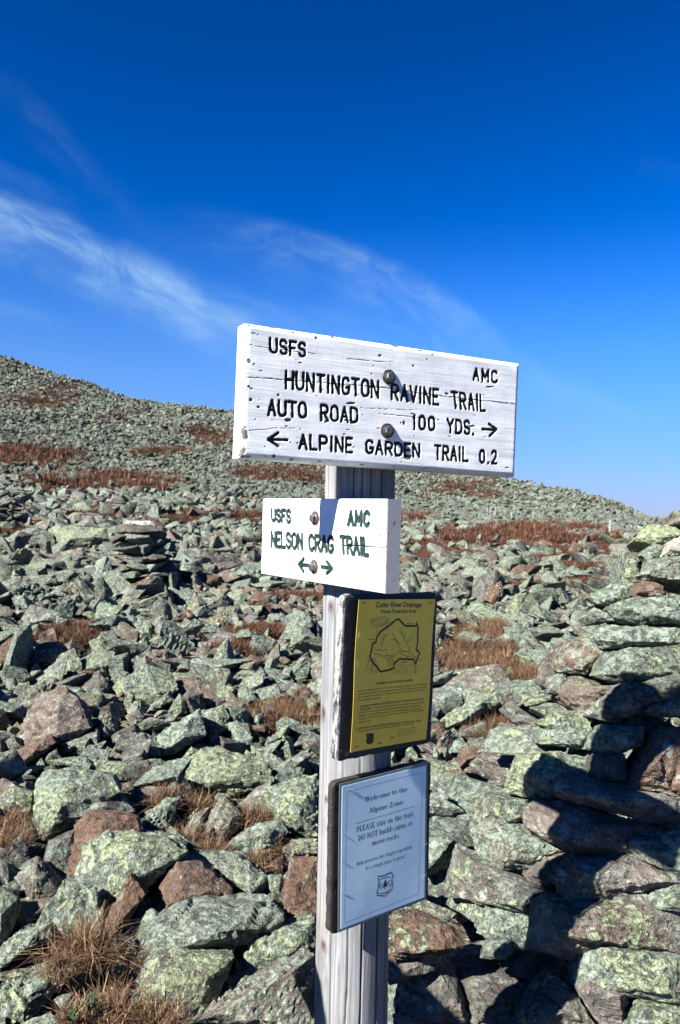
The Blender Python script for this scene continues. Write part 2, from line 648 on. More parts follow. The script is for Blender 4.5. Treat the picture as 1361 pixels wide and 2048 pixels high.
GLY = {
    'A': [[(0, 0), (.5, 1), (1, 0)], [(.2, .36), (.8, .36)]],
    'C': [arc(.52, .68, .5, .32, 30, 180) + arc(.52, .32, .5, .32, 180, 330)],
    'D': [[(0, 0), (0, 1), (.45, 1)] + arc(.45, .66, .55, .34, 90, 0) + arc(.45, .34, .55, .34, 0, -90) + [(0, 0)]],
    'E': [[(1, 1), (0, 1), (0, 0), (1, 0)], [(0, .52), (.75, .52)]],
    'F': [[(1, 1), (0, 1), (0, 0)], [(0, .52), (.75, .52)]],
    'G': [arc(.52, .68, .5, .32, 30, 180) + arc(.52, .32, .5, .32, 180, 350) + [(1, .42), (.6, .42)]],
    'H': [[(0, 0), (0, 1)], [(1, 0), (1, 1)], [(0, .52), (1, .52)]],
    'I': [[(.5, 0), (.5, 1)]],
    'L': [[(0, 1), (0, 0), (1, 0)]],
    'M': [[(0, 0), (0, 1), (.5, .3), (1, 1), (1, 0)]],
    'N': [[(0, 0), (0, 1), (1, 0), (1, 1)]],
    'O': [arc(.5, .68, .5, .32, 0, 180) + arc(.5, .32, .5, .32, 180, 360) + [(1, .68)]],
    '0': [arc(.5, .66, .5, .34, 0, 180) + arc(.5, .34, .5, .34, 180, 360) + [(1, .66)]],
    'P': [[(0, 0), (0, 1), (.55, 1)] + arc(.55, .75, .45, .25, 90, -90) + [(0, .5)]],
    'R': [[(0, 0), (0, 1), (.55, 1)] + arc(.55, .75, .45, .25, 90, -90) + [(0, .5)], [(.45, .5), (1, 0)]],
    'S': [arc(.5, .75, .48, .25, 20, 270) + arc(.5, .25, .48, .25, 90, -160)],
    'T': [[(0, 1), (1, 1)], [(.5, 1), (.5, 0)]],
    'U': [[(0, 1), (0, .3)] + arc(.5, .3, .5, .3, 180, 360) + [(1, 1)]],
    'V': [[(0, 1), (.5, 0), (1, 1)]],
    'Y': [[(0, 1), (.5, .5), (1, 1)], [(.5, .5), (.5, 0)]],
    '1': [[(.15, .86), (.5, 1), (.5, 0)]],
    '2': [arc(.5, .72, .48, .28, 160, -10) + [(.85, .5), (0, 0), (1, 0)]],
    '.': [[(.5, 0), (.5, .02)]],
}
GW = {'I': .25, '1': .4, '.': .2, 'M': 1.15, 'L': .85, 'E': .85, 'F': .85}


def word(bd, s, q, gap=.55):
    """strokes in board u, v for a word whose corners in the photograph are q = TL, BL, TR, BR"""
    tl, bl, tr, br = [bd.uv(*p) for p in q]
    ws = [GW.get(c, 1.0) for c in s]
    tot_ = sum(ws) + gap * (len(s) - 1)
    x = 0
    res = []
    for c, w in zip(s, ws):
        for line in GLY[c]:
            L = []
            for (gx, gy) in line:
                fx = (x + gx * w) / tot_
                bot = (bl[0] + (br[0] - bl[0]) * fx, bl[1] + (br[1] - bl[1]) * fx)
                top = (tl[0] + (tr[0] - tl[0]) * fx, tl[1] + (tr[1] - tl[1]) * fx)
                L.append((bot[0] + (top[0] - bot[0]) * gy, bot[1] + (top[1] - bot[1]) * gy))
            res.append(L)
        x += w + gap
    return res


def Z1(*p):   # positions read off an enlargement of the upper sign
    return [(440 + a / 2.195, 620 + b / 2.195) for a, b in p]


def Z2(*p):   # positions read off an enlargement of the lower sign
    return [(500 + a / 4.253, 970 + b / 4.253) for a, b in p]


def carve(bd, res, cham, strokes, half, cracks, chips, depth=.004, seed=1, wob=.0009):
    """front of a board as a fine height field with routed strokes, cracks and chips"""
    nu, nv = int(bd.w / res) + 1, int(bd.h / res) + 1
    us, vs_ = np.linspace(-bd.w / 2, bd.w / 2, nu), np.linspace(-bd.h / 2, bd.h / 2, nv)
    U, Vv = np.meshgrid(us, vs_, indexing='ij')
    pts = np.stack([U.ravel(), Vv.ravel(), np.zeros(U.size)], 1)

    def dist(lines):
        Dm = np.full(U.shape, 9.0)
        for L in lines:
            for (x0, y0), (x1, y1) in zip(L[:-1], L[1:]):
                mg = .012
                i0, i1 = np.searchsorted(us, [min(x0, x1) - mg, max(x0, x1) + mg])
                j0, j1 = np.searchsorted(vs_, [min(y0, y1) - mg, max(y0, y1) + mg])
                if i1 <= i0 or j1 <= j0:
                    continue
                u_, v_ = U[i0:i1, j0:j1], Vv[i0:i1, j0:j1]
                ex, ey = x1 - x0, y1 - y0
                l2 = ex * ex + ey * ey + 1e-12
                t = np.clip(((u_ - x0) * ex + (v_ - y0) * ey) / l2, 0, 1)
                d = np.hypot(u_ - x0 - t * ex, v_ - y0 - t * ey)
                Dm[i0:i1, j0:j1] = np.minimum(Dm[i0:i1, j0:j1], d)
        return Dm
    jit = vnoise(pts * 140, seed).reshape(U.shape) * wob
    Ds = dist(strokes) + jit * .6
    let = np.clip((half - Ds) / (res * 1.1) + .5, 0, 1)
    k = np.zeros(U.shape)
    k -= depth * np.clip((half * 1.15 - Ds) / (half * .55), 0, 1)
    crk = np.zeros(U.shape)
    for (L, hw, dp) in cracks:
        L2 = []
        for (x0, y0), (x1, y1) in zip(L[:-1], L[1:]):
            n = max(2, int(math.hypot(x1 - x0, y1 - y0) / .012))
            for i in range(n):
                t = i / n
                L2.append((x0 + (x1 - x0) * t, y0 + (y1 - y0) * t + random.gauss(0, .0005)))
        L2.append(L[-1])
        Dc = dist([L2]) + jit * .5
        mk = np.clip((hw - Dc) / (res * .8) + .5, 0, 1)
        crk = np.maximum(crk, mk)
        k -= dp * mk
    chp = np.zeros(U.shape)
    cn = fbm(pts * np.array([90, 170, 1]), 2, seed + 9).reshape(U.shape)
    for (cx, cy, rx, ry) in chips:
        e = np.hypot((U - cx) / rx, (Vv - cy) / ry) + cn * .55
        mk = np.clip((1.0 - e) * 3, 0, 1)
        chp = np.maximum(chp, mk)
    k -= .0012 * chp
    e = np.minimum(np.minimum(U + bd.w / 2, bd.w / 2 - U), np.minimum(Vv + bd.h / 2, bd.h / 2 - Vv))
    ee = np.clip(cham - e, 0, cham)
    k -= cham - np.sqrt(np.maximum(cham ** 2 - ee ** 2, 0))
    # slow cupping and long grain ridges of a planed board
    k += fbm(pts * np.array([6, 60, 1]), 3, seed + 3).reshape(U.shape) * .00035
    edge = np.clip(1 - e / .02, 0, 1)
    V = np.stack([U.ravel(), Vv.ravel(), k.ravel()], 1)
    idx = np.arange(nu * nv).reshape(nu, nv)
    F = np.stack([idx[:-1, :-1].ravel(), idx[1:, :-1].ravel(), idx[1:, 1:].ravel(), idx[:-1, 1:].ravel()], 1)
    ring = np.concatenate([idx[:, 0], idx[-1, 1:], idx[-2::-1, -1], idx[0, -2:0:-1]])
    nb = len(V)
    back = V[ring].copy()
    back[:, 2] = -bd.t
    mid = V[ring].copy()
    mid[:, 2] = np.minimum(mid[:, 2] - .002, -cham - .001)
    V = np.concatenate([V, mid, back])
    r = len(ring)
    i = np.arange(r)
    j = (i + 1) % r
    F = np.concatenate([F, np.stack([ring[i], nb + i, nb + j, ring[j]], 1), np.stack([nb + i, nb + r + i, nb + r + j, nb + j], 1)])
    # back: fan of quads to the centre line is not needed, two long quads strips close it
    half_ = r // 2
    Fb = np.stack([nb + r + i[:half_ - 1], nb + r + (r - 1 - i[:half_ - 1]), nb + r + (r - 2 - i[:half_ - 1]), nb + r + i[:half_ - 1] + 1], 1)
    F = np.concatenate([F, Fb])
    tint = np.zeros((len(V), 4), np.float32)
    tint[:nb, 0], tint[:nb, 1], tint[:nb, 2] = let.ravel(), np.maximum(crk, chp).ravel(), edge.ravel()
    tint[:nb, 3] = crk.ravel()
    tint[nb:, 2] = 1.0
    return V, F, tint


def paint_material(name, ink, wear):  # noqa
    mt, q, b = mat(name)
    pos = q.n('ShaderNodeTexCoord').outputs['Object']
    a = q.n('ShaderNodeAttribute', attribute_name='tint')
    sp = q.n('ShaderNodeSeparateColor')
    q.put(sp.inputs[0], a.outputs['Color'])
    grain = q.noise(q.vmath('MULTIPLY', pos, (9, 330, 60)), 1.0, 4.0, 0.6, 0.5)
    cross = q.noise(q.vmath('MULTIPLY', pos, (240, 24, 60)), 1.0, 3.0, 0.6)
    blot = q.noise(pos, 14.0, 4.0, 0.6)
    white = q.mix(q.ramp(blot, 0.35, 0.7), (0.55, 0.57, 0.575), (0.68, 0.69, 0.685))
    white = q.mix(q.math('MULTIPLY', q.ramp(grain, 0.60, 0.78), 0.45), white, (0.42, 0.42, 0.41))
    white = q.mix(q.math('MULTIPLY', q.ramp(cross, 0.62, 0.8), 0.16), white, (0.45, 0.45, 0.46))
    # paint worn through along the grain, more near the edges
    wn = q.noise(q.vmath('MULTIPLY', pos, (28, 190, 90)), 1.0, 5.0, 0.62, 0.6)
    wn = q.math('ADD', wn, q.math('MULTIPLY', sp.outputs[2], 0.045))
    worn = q.ramp(wn, wear, wear + .05)
    wood = q.mix(grain, (0.03, 0.028, 0.026), (0.16, 0.145, 0.13))
    col = q.mix(worn, white, wood)
    col = q.mix(sp.outputs[1], col, wood)
    col = q.mix(q.math('MULTIPLY', a.outputs['Alpha'], 0.55), col, (0.012, 0.012, 0.012))
    inkv = q.mix(q.ramp(q.noise(pos, 160.0, 3.0, 0.6), 0.42, 0.7), ink[0], ink[1])
    col = q.mix(sp.outputs[0], col, inkv)
    q.put(b.inputs['Base Color'], col)
    q.put(b.inputs['Roughness'], 0.62)
    q.put(b.inputs['Specular IOR Level'], 0.3)
    bump(q, b, q.math('ADD', q.math('MULTIPLY', grain, 0.6), q.math('ADD', q.math('MULTIPLY', cross, .25), q.math('MULTIPLY', worn, -1.0))), 0.35, 0.0016)
    return mt


M_PAINT_BLACK = paint_material('white_paint_black_letters', ((0.004, 0.006, 0.007), (0.012, 0.018, 0.019)), 0.665)
M_PAINT_GREEN = paint_material('white_paint_green_letters', ((0.0015, 0.009, 0.008), (0.004, 0.034, 0.028)), 0.72)


def end_grain():
    mt, q, b = mat('end_grain')
    pos = q.n('ShaderNodeTexCoord').outputs['Object']
    x, y, z = q.sep(pos)
    rad = q.vmath('LENGTH', q.vmath('SUBTRACT', q.comb(0.0, y, z), (0, -.12, -.09)))
    ring = q.math('SINE', q.math('MULTIPLY', q.math('ADD', rad, q.math('MULTIPLY', q.noise(pos, 30.0), .004)), 1500.0))
    saw = q.math('SINE', q.math('MULTIPLY', q.math('ADD', q.math('MULTIPLY', y, 1.0), q.math('MULTIPLY', z, 1.4)), 1900.0))
    c = q.mix(q.ramp(ring, -0.3, 0.9), (0.50, 0.50, 0.49), (0.27, 0.27, 0.265))
    c = q.mix(q.math('MULTIPLY', q.ramp(saw, 0.1, 0.9), 0.6), c, (0.15, 0.15, 0.15))
    c = q.mix(q.ramp(q.noise(q.vmath('MULTIPLY', pos, (1, 60, 300)), 1.0), .62, .7), c, (0.06, 0.06, 0.06))
    q.put(b.inputs['Base Color'], c)
    q.put(b.inputs['Roughness'], 0.85)
    bump(q, b, q.math('ADD', ring, saw), 0.5, 0.0006)
    return mt


M_END = end_grain()


def metal(name, c, rough, rustc=None, rustm=0.5):
    mt, q, b = mat(name)
    pos = q.n('ShaderNodeTexCoord').outputs['Object']
    n = q.noise(pos, 220.0, 4.0, 0.6)
    col = c
    if rustc:
        rm = q.ramp(n, rustm, rustm + .12)
        col = q.mix(rm, c, rustc)
        q.put(b.inputs['Metallic'], q.math('SUBTRACT', 0.9, rm, clamp=True))
        q.put(b.inputs['Roughness'], q.math('ADD', rough, q.math('MULTIPLY', rm, .4), clamp=True))
    else:
        b.inputs['Metallic'].default_value = 0.9
        b.inputs['Roughness'].default_value = rough
    q.put(b.inputs['Base Color'], col)
    bump(q, b, n, 0.3, 0.0008)
    return mt


M_ZINC = metal('weathered_zinc', (0.16, 0.16, 0.155), 0.45, (0.17, 0.10, 0.06), 0.58)
M_RUST = metal('rusty_washer', (0.05, 0.032, 0.028), 0.6, (0.04, 0.014, 0.010), 0.30)
M_DARKW = metal('dark_washer', (0.05, 0.05, 0.05), 0.5, (0.06, 0.04, 0.03), 0.5)


def bolts(bd, parent, spots, washer_mats):
    for (u, v), wm in zip(spots, washer_mats):
        w = MB()
        w.lathe((0, 0, 0), (0, 0, 1), [(.0145, -.004), (.0148, .0014), (.0140, .0024), (.006, .0026)], 28)
        hx = MB()
        hx.lathe((0, 0, .0), (0, 0, 1), [(.0112, .0024), (.0112, .0036), (.0098, .0042)], 24)
        hx.lathe((0, 0, .0), (0, 0, 1), [(.0088, .0040), (.0088, .0092), (.0080, .0102), (.0062, .0106)], sides=6)
        o = hx.build('bolt', M_ZINC, parent)
        o.location = (u, v, 0)
        o.rotation_euler = (0, 0, random.uniform(0, 1))
        w.build('washer', wm, o, smooth=False)


def make_sign(name, bd, V, F, tint, mats, label, mi=None):
    r = empty(name, (0, 0, 0), label, 'sign', 'wooden trail signs on the post')
    r.matrix_world = bd.matrix()
    o = mesh_np('board', V, F, mats, r, True, mat_index=mi, attrs={'tint': tint})
    try:
        o.data.set_sharp_from_angle(angle=R(50))
    except Exception:
        pass
    return r


# upper sign
st = []
for s, q4 in [('USFS', Z1((222, 125), (224, 185), (378, 147), (378, 204))),
              ('AMC', Z1((1116, 258), (1116, 305), (1219, 270), (1219, 319))),
              ('HUNTINGTON', Z1((292, 269), (292, 343), (697, 314), (697, 384))),
              ('RAVINE', Z1((757, 326), (757, 392), (961, 350), (961, 416))),
              ('TRAIL', Z1((1019, 360), (1026, 430), (1166, 377), (1166, 443))),
              ('AUTO', Z1((215, 396), (215, 460), (380, 409), (380, 473))),
              ('ROAD', Z1((447, 418), (447, 483), (606, 432), (606, 494))),
              ('100', Z1((851, 463), (851, 522), (944, 472), (944, 528))),
              ('YDS.', Z1((1002, 480), (1002, 536), (1116, 490), (1116, 547))),
              ('ALPINE', Z1((352, 548), (352, 608), (582, 564), (582, 625))),
              ('GARDEN', Z1((645, 572), (645, 628), (878, 592), (878, 645))),
              ('TRAIL', Z1((947, 595), (947, 654), (1089, 607), (1089, 664))),
              ('0.2', Z1((1144, 617), (1144, 670), (1216, 620), (1216, 675)))]:
    st += word(BIG, s, q4, .5 if len(s) > 3 else .7)
for L in ([(1155, 523), (1217, 526)], [(1183, 500), (1217, 526), (1187, 552)],
          [(297, 571), (215, 568)], [(258, 540), (215, 568), (258, 598)]):
    st.append([BIG.uv(*p) for p in Z1(*L)])


def UV(bd, Zf, pts):
    return [bd.uv(*p) for p in Zf(*pts)]


bc = [(UV(BIG, Z1, [(70, 288), (200, 300), (440, 318), (700, 338), (900, 366), (1100, 392), (1320, 416)]), .0005, .002),
      (UV(BIG, Z1, [(120, 150), (215, 168), (420, 195)]), .0004, .0012),
      (UV(BIG, Z1, [(620, 430), (720, 436), (860, 440)]), .0003, .001),
      (UV(BIG, Z1, [(560, 215), (700, 228), (760, 226)]), .0003, .001),
      (UV(BIG, Z1, [(700, 455), (860, 470), (980, 480)]), .0003, .001),
      (UV(BIG, Z1, [(130, 530), (240, 520), (330, 520)]), .0003, .001)]
bchips = []
for (x, y, rx, ry) in [(300, 483, 8, 5), (467, 490, 5, 5), (1038, 425, 5, 6), (1000, 368, 6, 3), (1178, 338, 9, 3), (810, 495, 4, 6), (704, 200, 5, 4),
                       (850, 247, 4, 3), (825, 650, 8, 5), (110, 540, 9, 14), (100, 625, 9, 16), (140, 345, 5, 3), (890, 178, 10, 3), (778, 158, 10, 4),
                       (350, 83, 9, 3), (235, 70, 8, 4), (598, 122, 8, 3), (500, 115, 6, 5), (325, 97, 6, 4), (258, 373, 3, 3), (578, 410, 12, 4), (170, 425, 4, 3), (128, 220, 5, 8), (560, 485, 9, 3), (425, 122, 5, 4)]:
    u, v = BIG.uv(*Z1((x, y))[0])
    bchips.append((u, v, rx / 2195 * 1.7, ry / 2195 * 1.6))
for k in range(46):
    bchips.append((random.uniform(-.3, .3), random.uniform(-.115, .115), random.uniform(.001, .0045), random.uniform(.0006, .0014)))
for k in range(26):
    bchips.append((random.choice([random.uniform(-.305, -.29), random.uniform(-.3, .3)]), random.choice([-.119, .119, random.uniform(-.12, .12)]), random.uniform(.0015, .006), random.uniform(.001, .003)))
V, F, T_ = carve(BIG, .0009, .011, st, .0031, bc, bchips, .0034, 3)
big_sign = make_sign('trail_sign', BIG, V, F, T_, M_PAINT_BLACK, 'large white board with black letters, highest sign on the post')
bolts(BIG, big_sign, [BIG.uv(*Z1((742, 294))[0]), BIG.uv(*Z1((735, 530))[0])], [M_DARKW, M_RUST])

# lower sign
st = []
for s, q4 in [('USFS', Z2((182, 212), (186, 305), (346, 221), (343, 322))),
              ('AMC', Z2((838, 230), (834, 342), (1012, 234), (1009, 347))),
              ('NELSON', Z2((181, 405), (182, 522), (443, 424), (443, 549))),
              ('CRAG', Z2((503, 432), (503, 556), (706, 444), (703, 576))),
              ('TRAIL', Z2((768, 444), (776, 578), (1000, 460), (1002, 602)))]:
    st += word(SMALL, s, q4, .42 if len(s) > 3 else .6)
for L in ([(498, 687), (415, 680)], [(457, 632), (415, 680), (453, 737)], [(610, 700), (697, 712)], [(655, 658), (697, 712), (652, 755)]):
    st.append(UV(SMALL, Z2, L))
sc = [(UV(SMALL, Z2, [(100, 452), (140, 453), (172, 455)]), .0006, .0015),
      (UV(SMALL, Z2, [(920, 380), (1060, 381), (1165, 380)]), .0005, .0015),
      (UV(SMALL, Z2, [(790, 516), (960, 520), (1165, 530)]), .0009, .003),
      (UV(SMALL, Z2, [(440, 541), (600, 546), (780, 556)]), .0005, .0012),
      (UV(SMALL, Z2, [(245, 590), (330, 596)]), .0004, .0012),
      (UV(SMALL, Z2, [(690, 467), (790, 472)]), .0005, .0012),
      (UV(SMALL, Z2, [(750, 338), (960, 346)]), .0004, .0012),
      (UV(SMALL, Z2, [(110, 597), (300, 606)]), .0004, .001)]
schips = []
for (x, y, rx, ry) in [(862, 795, 22, 6), (440, 148, 5, 4), (440, 598, 24, 5), (240, 668, 60, 5), (280, 690, 30, 4), (405, 563, 14, 3), (1105, 430, 12, 4), (1030, 240, 14, 5), (640, 275, 20, 4), (780, 428, 6, 4)]:
    u, v = SMALL.uv(*Z2((x, y))[0])
    schips.append((u, v, rx / 3600, ry / 4200))
V, F, T_ = carve(SMALL, .0009, .004, st, .0047, sc, schips, .0030, 8)
cent = V[F].mean(1)
mi = ((cent[:, 0] > SMALL.w / 2 - 1e-4)).astype(int)
small_sign = make_sign('trail_sign', SMALL, V, F, T_, [M_PAINT_GREEN, M_END], 'smaller white board with green letters and double arrow', mi)
bolts(SMALL, small_sign, [SMALL.uv(*Z2((556, 282))[0]), SMALL.uv(*Z2((548, 697))[0])], [M_RUST, M_RUST])


# ------------------------------------------------------------------ post
def post_material():
    mt, q, b = mat('weathered_post_wood')
    pos = q.n('ShaderNodeTexCoord').outputs['Object']
    a = q.n('ShaderNodeAttribute', attribute_name='tint')
    sp = q.n('ShaderNodeSeparateColor')
    q.put(sp.inputs[0], a.outputs['Color'])
    g1 = q.noise(q.vmath('MULTIPLY', pos, (130, 130, 3.6)), 1.0, 6.0, 0.7, 1.2)
    g2 = q.noise(q.vmath('MULTIPLY', pos, (300, 300, 9)), 1.0, 4.0, 0.6, 0.3)
    bl = q.noise(q.vmath('MULTIPLY', pos, (14, 14, 4)), 1.0, 4.0, 0.6)
    c = q.mix(q.ramp(g1, 0.30, 0.72), (0.095, 0.098, 0.102), (0.225, 0.230, 0.238))
    x_, y_, z_ = q.sep(pos)
    stn = q.math('MULTIPLY', q.ramp(q.noise(q.vmath('MULTIPLY', pos, (11, 11, 5)), 1.0, 5.0, 0.65), .46, .66), q.ramp(z_, 1.5, .45, .35, .95))
    c = q.mix(stn, c, (0.115, 0.112, 0.110))
    c = q.mix(q.math('MULTIPLY', q.ramp(bl, 0.5, 0.7), 0.35), c, (0.26, 0.215, 0.18))
    c = q.mix(q.math('MULTIPLY', q.ramp(g2, 0.60, 0.74), 0.6), c, (0.085, 0.08, 0.078))
    c = q.mix(sp.outputs[1], c, (0.060, 0.034, 0.024))
    c = q.mix(sp.outputs[0], c, (0.012, 0.011, 0.011))
    q.put(b.inputs['Base Color'], c)
    q.put(b.inputs['Roughness'], 0.8)
    q.put(b.inputs['Specular IOR Level'], 0.25)
    bump(q, b, q.math('ADD', g1, q.math('MULTIPLY', g2, 0.6)), 0.45, 0.0022)
    return mt


M_POST = post_material()


def make_post():
    z0, z1 = -0.35, EYE + 0.285
    nz, na = 420, 220
    zs = np.linspace(z0, z1, nz)
    # columns start at the side turned to the viewer; phi grows to the right
    ph = np.linspace(-math.pi, math.pi, na, endpoint=False)
    Z, PH = np.meshgrid(zs, ph, indexing='ij')
    P = np.stack([np.cos(PH).ravel() * 1.2, np.sin(PH).ravel() * 1.2, Z.ravel() * .5], 1)
    r = POST_R * (1 + .025 * fbm(P * 1.1, 2, 21).reshape(Z.shape) + .003 * fbm(P * np.array([7, 7, 1.0]), 3, 22).reshape(Z.shape))
    r += .0030 * np.clip((ZB + .35 - Z), 0, 1.2)
    crack = np.zeros(Z.shape)
    knot = np.zeros(Z.shape)
    lst = [(17, 9, -.4, .86, .0013, .010), (-10, -15, -.4, .80, .0012, .006), (44, 40, -.4, .9, .0015, .008), (-34, -36, -.4, .8, .0011, .005),
           (-66, -62, -.4, 1.9, .0010, .004), (2, 4, .9, 1.9, .0010, .005), (-22, -26, .75, 1.3, .0009, .004),
           (60, 64, .3, 1.9, .0012, .006), (-45, -42, 1.1, 1.9, .0009, .004), (35, 33, 1.2, 1.9, .0012, .006), (-12, -10, 1.35, 1.9, .0011, .005), (12, 14, 1.4, 1.9, .0013, .006)]
    for k in range(14):
        a0 = random.uniform(-180, 180)
        zz = random.uniform(0, 1.8)
        lst.append((a0, a0 + random.uniform(-3, 3), zz, zz + random.uniform(.15, .6), random.uniform(.0005, .001), .003))
    for (a0, a1, c0, c1, hw, dp) in lst:
        t = np.clip((Z - c0) / (c1 - c0), 0, 1)
        ca = np.radians(a1 + (a0 - a1) * t) + .05 * vnoise(np.stack([Z.ravel() * 5, np.full(Z.size, a0), np.zeros(Z.size)], 1), 4).reshape(Z.shape)
        dd = np.abs((PH - ca + math.pi) % (2 * math.pi) - math.pi) * POST_R
        fade = np.clip((Z - c0) / .06, 0, 1) * np.clip((c1 - Z) / .06, 0, 1)
        mk = np.clip((hw * fade - dd) / .0014 + .5, 0, 1) * (fade > .02)
        crack = np.maximum(crack, mk)
        r -= dp * .6 * mk
    for (x, y, s) in [(651, 1893, .010), (649, 1432, .012), (662, 1215, .009), (655, 1600, .006)]:
        d = ray(x, y)
        zz = EYE + d.z / d.y * 1.60
        c = axis_at(zz)
        sx = max(-.97, min(.97, (d.x / d.y * 1.6 - c.x) / POST_R))
        pa = math.asin(sx)
        e = np.hypot((PH - pa) * POST_R / s, (Z - zz) / (s * 1.5))
        knot = np.maximum(knot, np.clip(1.25 - e, 0, 1))
        r += .004 * np.exp(-e * e * .5) - .005 * np.exp(-e * e * 6)
        crack = np.maximum(crack, np.clip(.35 - e, 0, 1) * 2)
    ax = np.array([list(axis_at(z)) for z in zs])
    X = ax[:, 0][:, None] + np.sin(PH) * r
    Y = ax[:, 1][:, None] - np.cos(PH) * r
    V = np.stack([X.ravel(), Y.ravel(), Z.ravel()], 1)
    idx = np.arange(nz * na).reshape(nz, na)
    nx = np.roll(idx, -1, 1)
    F = np.stack([idx[:-1].ravel(), nx[:-1].ravel(), nx[1:].ravel(), idx[1:].ravel()], 1)
    top = np.append(ax[-1], 1)[:3]
    V = np.concatenate([V, [[top[0], top[1], z1 + .004]]])
    cap = np.stack([idx[-1], nx[-1], np.full(na, len(V) - 1), np.full(na, len(V) - 1)], 1)
    tint = np.zeros((len(V), 4), np.float32)
    tint[:-1, 0] = crack.ravel()
    tint[:-1, 1] = np.clip(knot.ravel(), 0, 1)
    base = np.array([ax[0][0], ax[0][1], 0])
    fl = [tuple(f) for f in F.tolist()] + [tuple(c[:3]) for c in cap.tolist()]
    o = mesh_np('wooden_post', V - base, fl, M_POST, None, True, tuple(base), attrs={'tint': tint})
    tag(o, 'weathered grey round wooden post with long cracks, carrying all the signs', 'post')


make_post()


# ------------------------------------------------------------------ printed notices
def text_shape(s, bold=0.0):
    cu = bpy.data.curves.new('t', 'FONT')
    cu.body = s
    cu.size = 1.0
    cu.offset = bold
    cu.resolution_u = 2
    ob = bpy.data.objects.new('t', cu)
    COL.objects.link(ob)
    dg = bpy.context.evaluated_depsgraph_get()
    me = ob.evaluated_get(dg).to_mesh()
    V = np.array([tuple(v.co)[:2] for v in me.vertices]) if len(me.vertices) else np.zeros((0, 2))
    F = [tuple(p.vertices) for p in me.polygons]
    ob.evaluated_get(dg).to_mesh_clear()
    bpy.data.objects.remove(ob)
    bpy.data.curves.remove(cu)
    return V, F


CAPH = 0.73


class Ink:
    """collects flat print on a notice, in the notice's own u, v (metres from its centre)"""
    def __init__(self, lift):
        self.v, self.f, self.lift = [], [], lift

    def poly(self, V, F):
        b = len(self.v)
        self.v += [tuple(p) for p in V]
        self.f += [tuple(i + b for i in f) for f in F]

    def text(self, s, u0, u1, v, cap, bold=0.0, serif=False):
        """line of text from u0 to u1 on base line v, capitals cap high"""
        V, F = serif_shape(s) if serif else text_shape(s, bold)
        if not len(V):
            return
        x0, x1 = V[:, 0].min(), V[:, 0].max()
        k = 1.0 if serif else CAPH
        P = np.stack([u0 + (V[:, 0] - x0) / (x1 - x0) * (u1 - u0), v + V[:, 1] / k * cap], 1)
        self.poly(P.tolist(), F)

    def line(self, pts, hw, close=False):
        pts = [Vector((p[0], p[1])) for p in pts]
        fine = []
        m_ = len(pts) if close else len(pts) - 1
        for i in range(m_):
            a, c = pts[i], pts[(i + 1) % len(pts)]
            k = max(1, int((c - a).length / .006))
            fine += [a.lerp(c, j / k) for j in range(k)]
        pts = fine if close else fine + [pts[-1]]
        n = len(pts)
        V = []
        for i, p in enumerate(pts):
            a = pts[i - 1] if (i or close) else p
            c = pts[(i + 1) % n] if (i < n - 1 or close) else p
            t = (c - a)
            t = t.normalized() if t.length > 1e-9 else Vector((1, 0))
            nrm = Vector((-t.y, t.x)) * hw
            V += [tuple(p + nrm), tuple(p - nrm)]
        F = [(2 * i, 2 * i + 1, 2 * i + 3, 2 * i + 2) for i in range(n - 1)]
        if close:
            F.append((2 * n - 2, 2 * n - 1, 1, 0))
        self.poly(V, F)


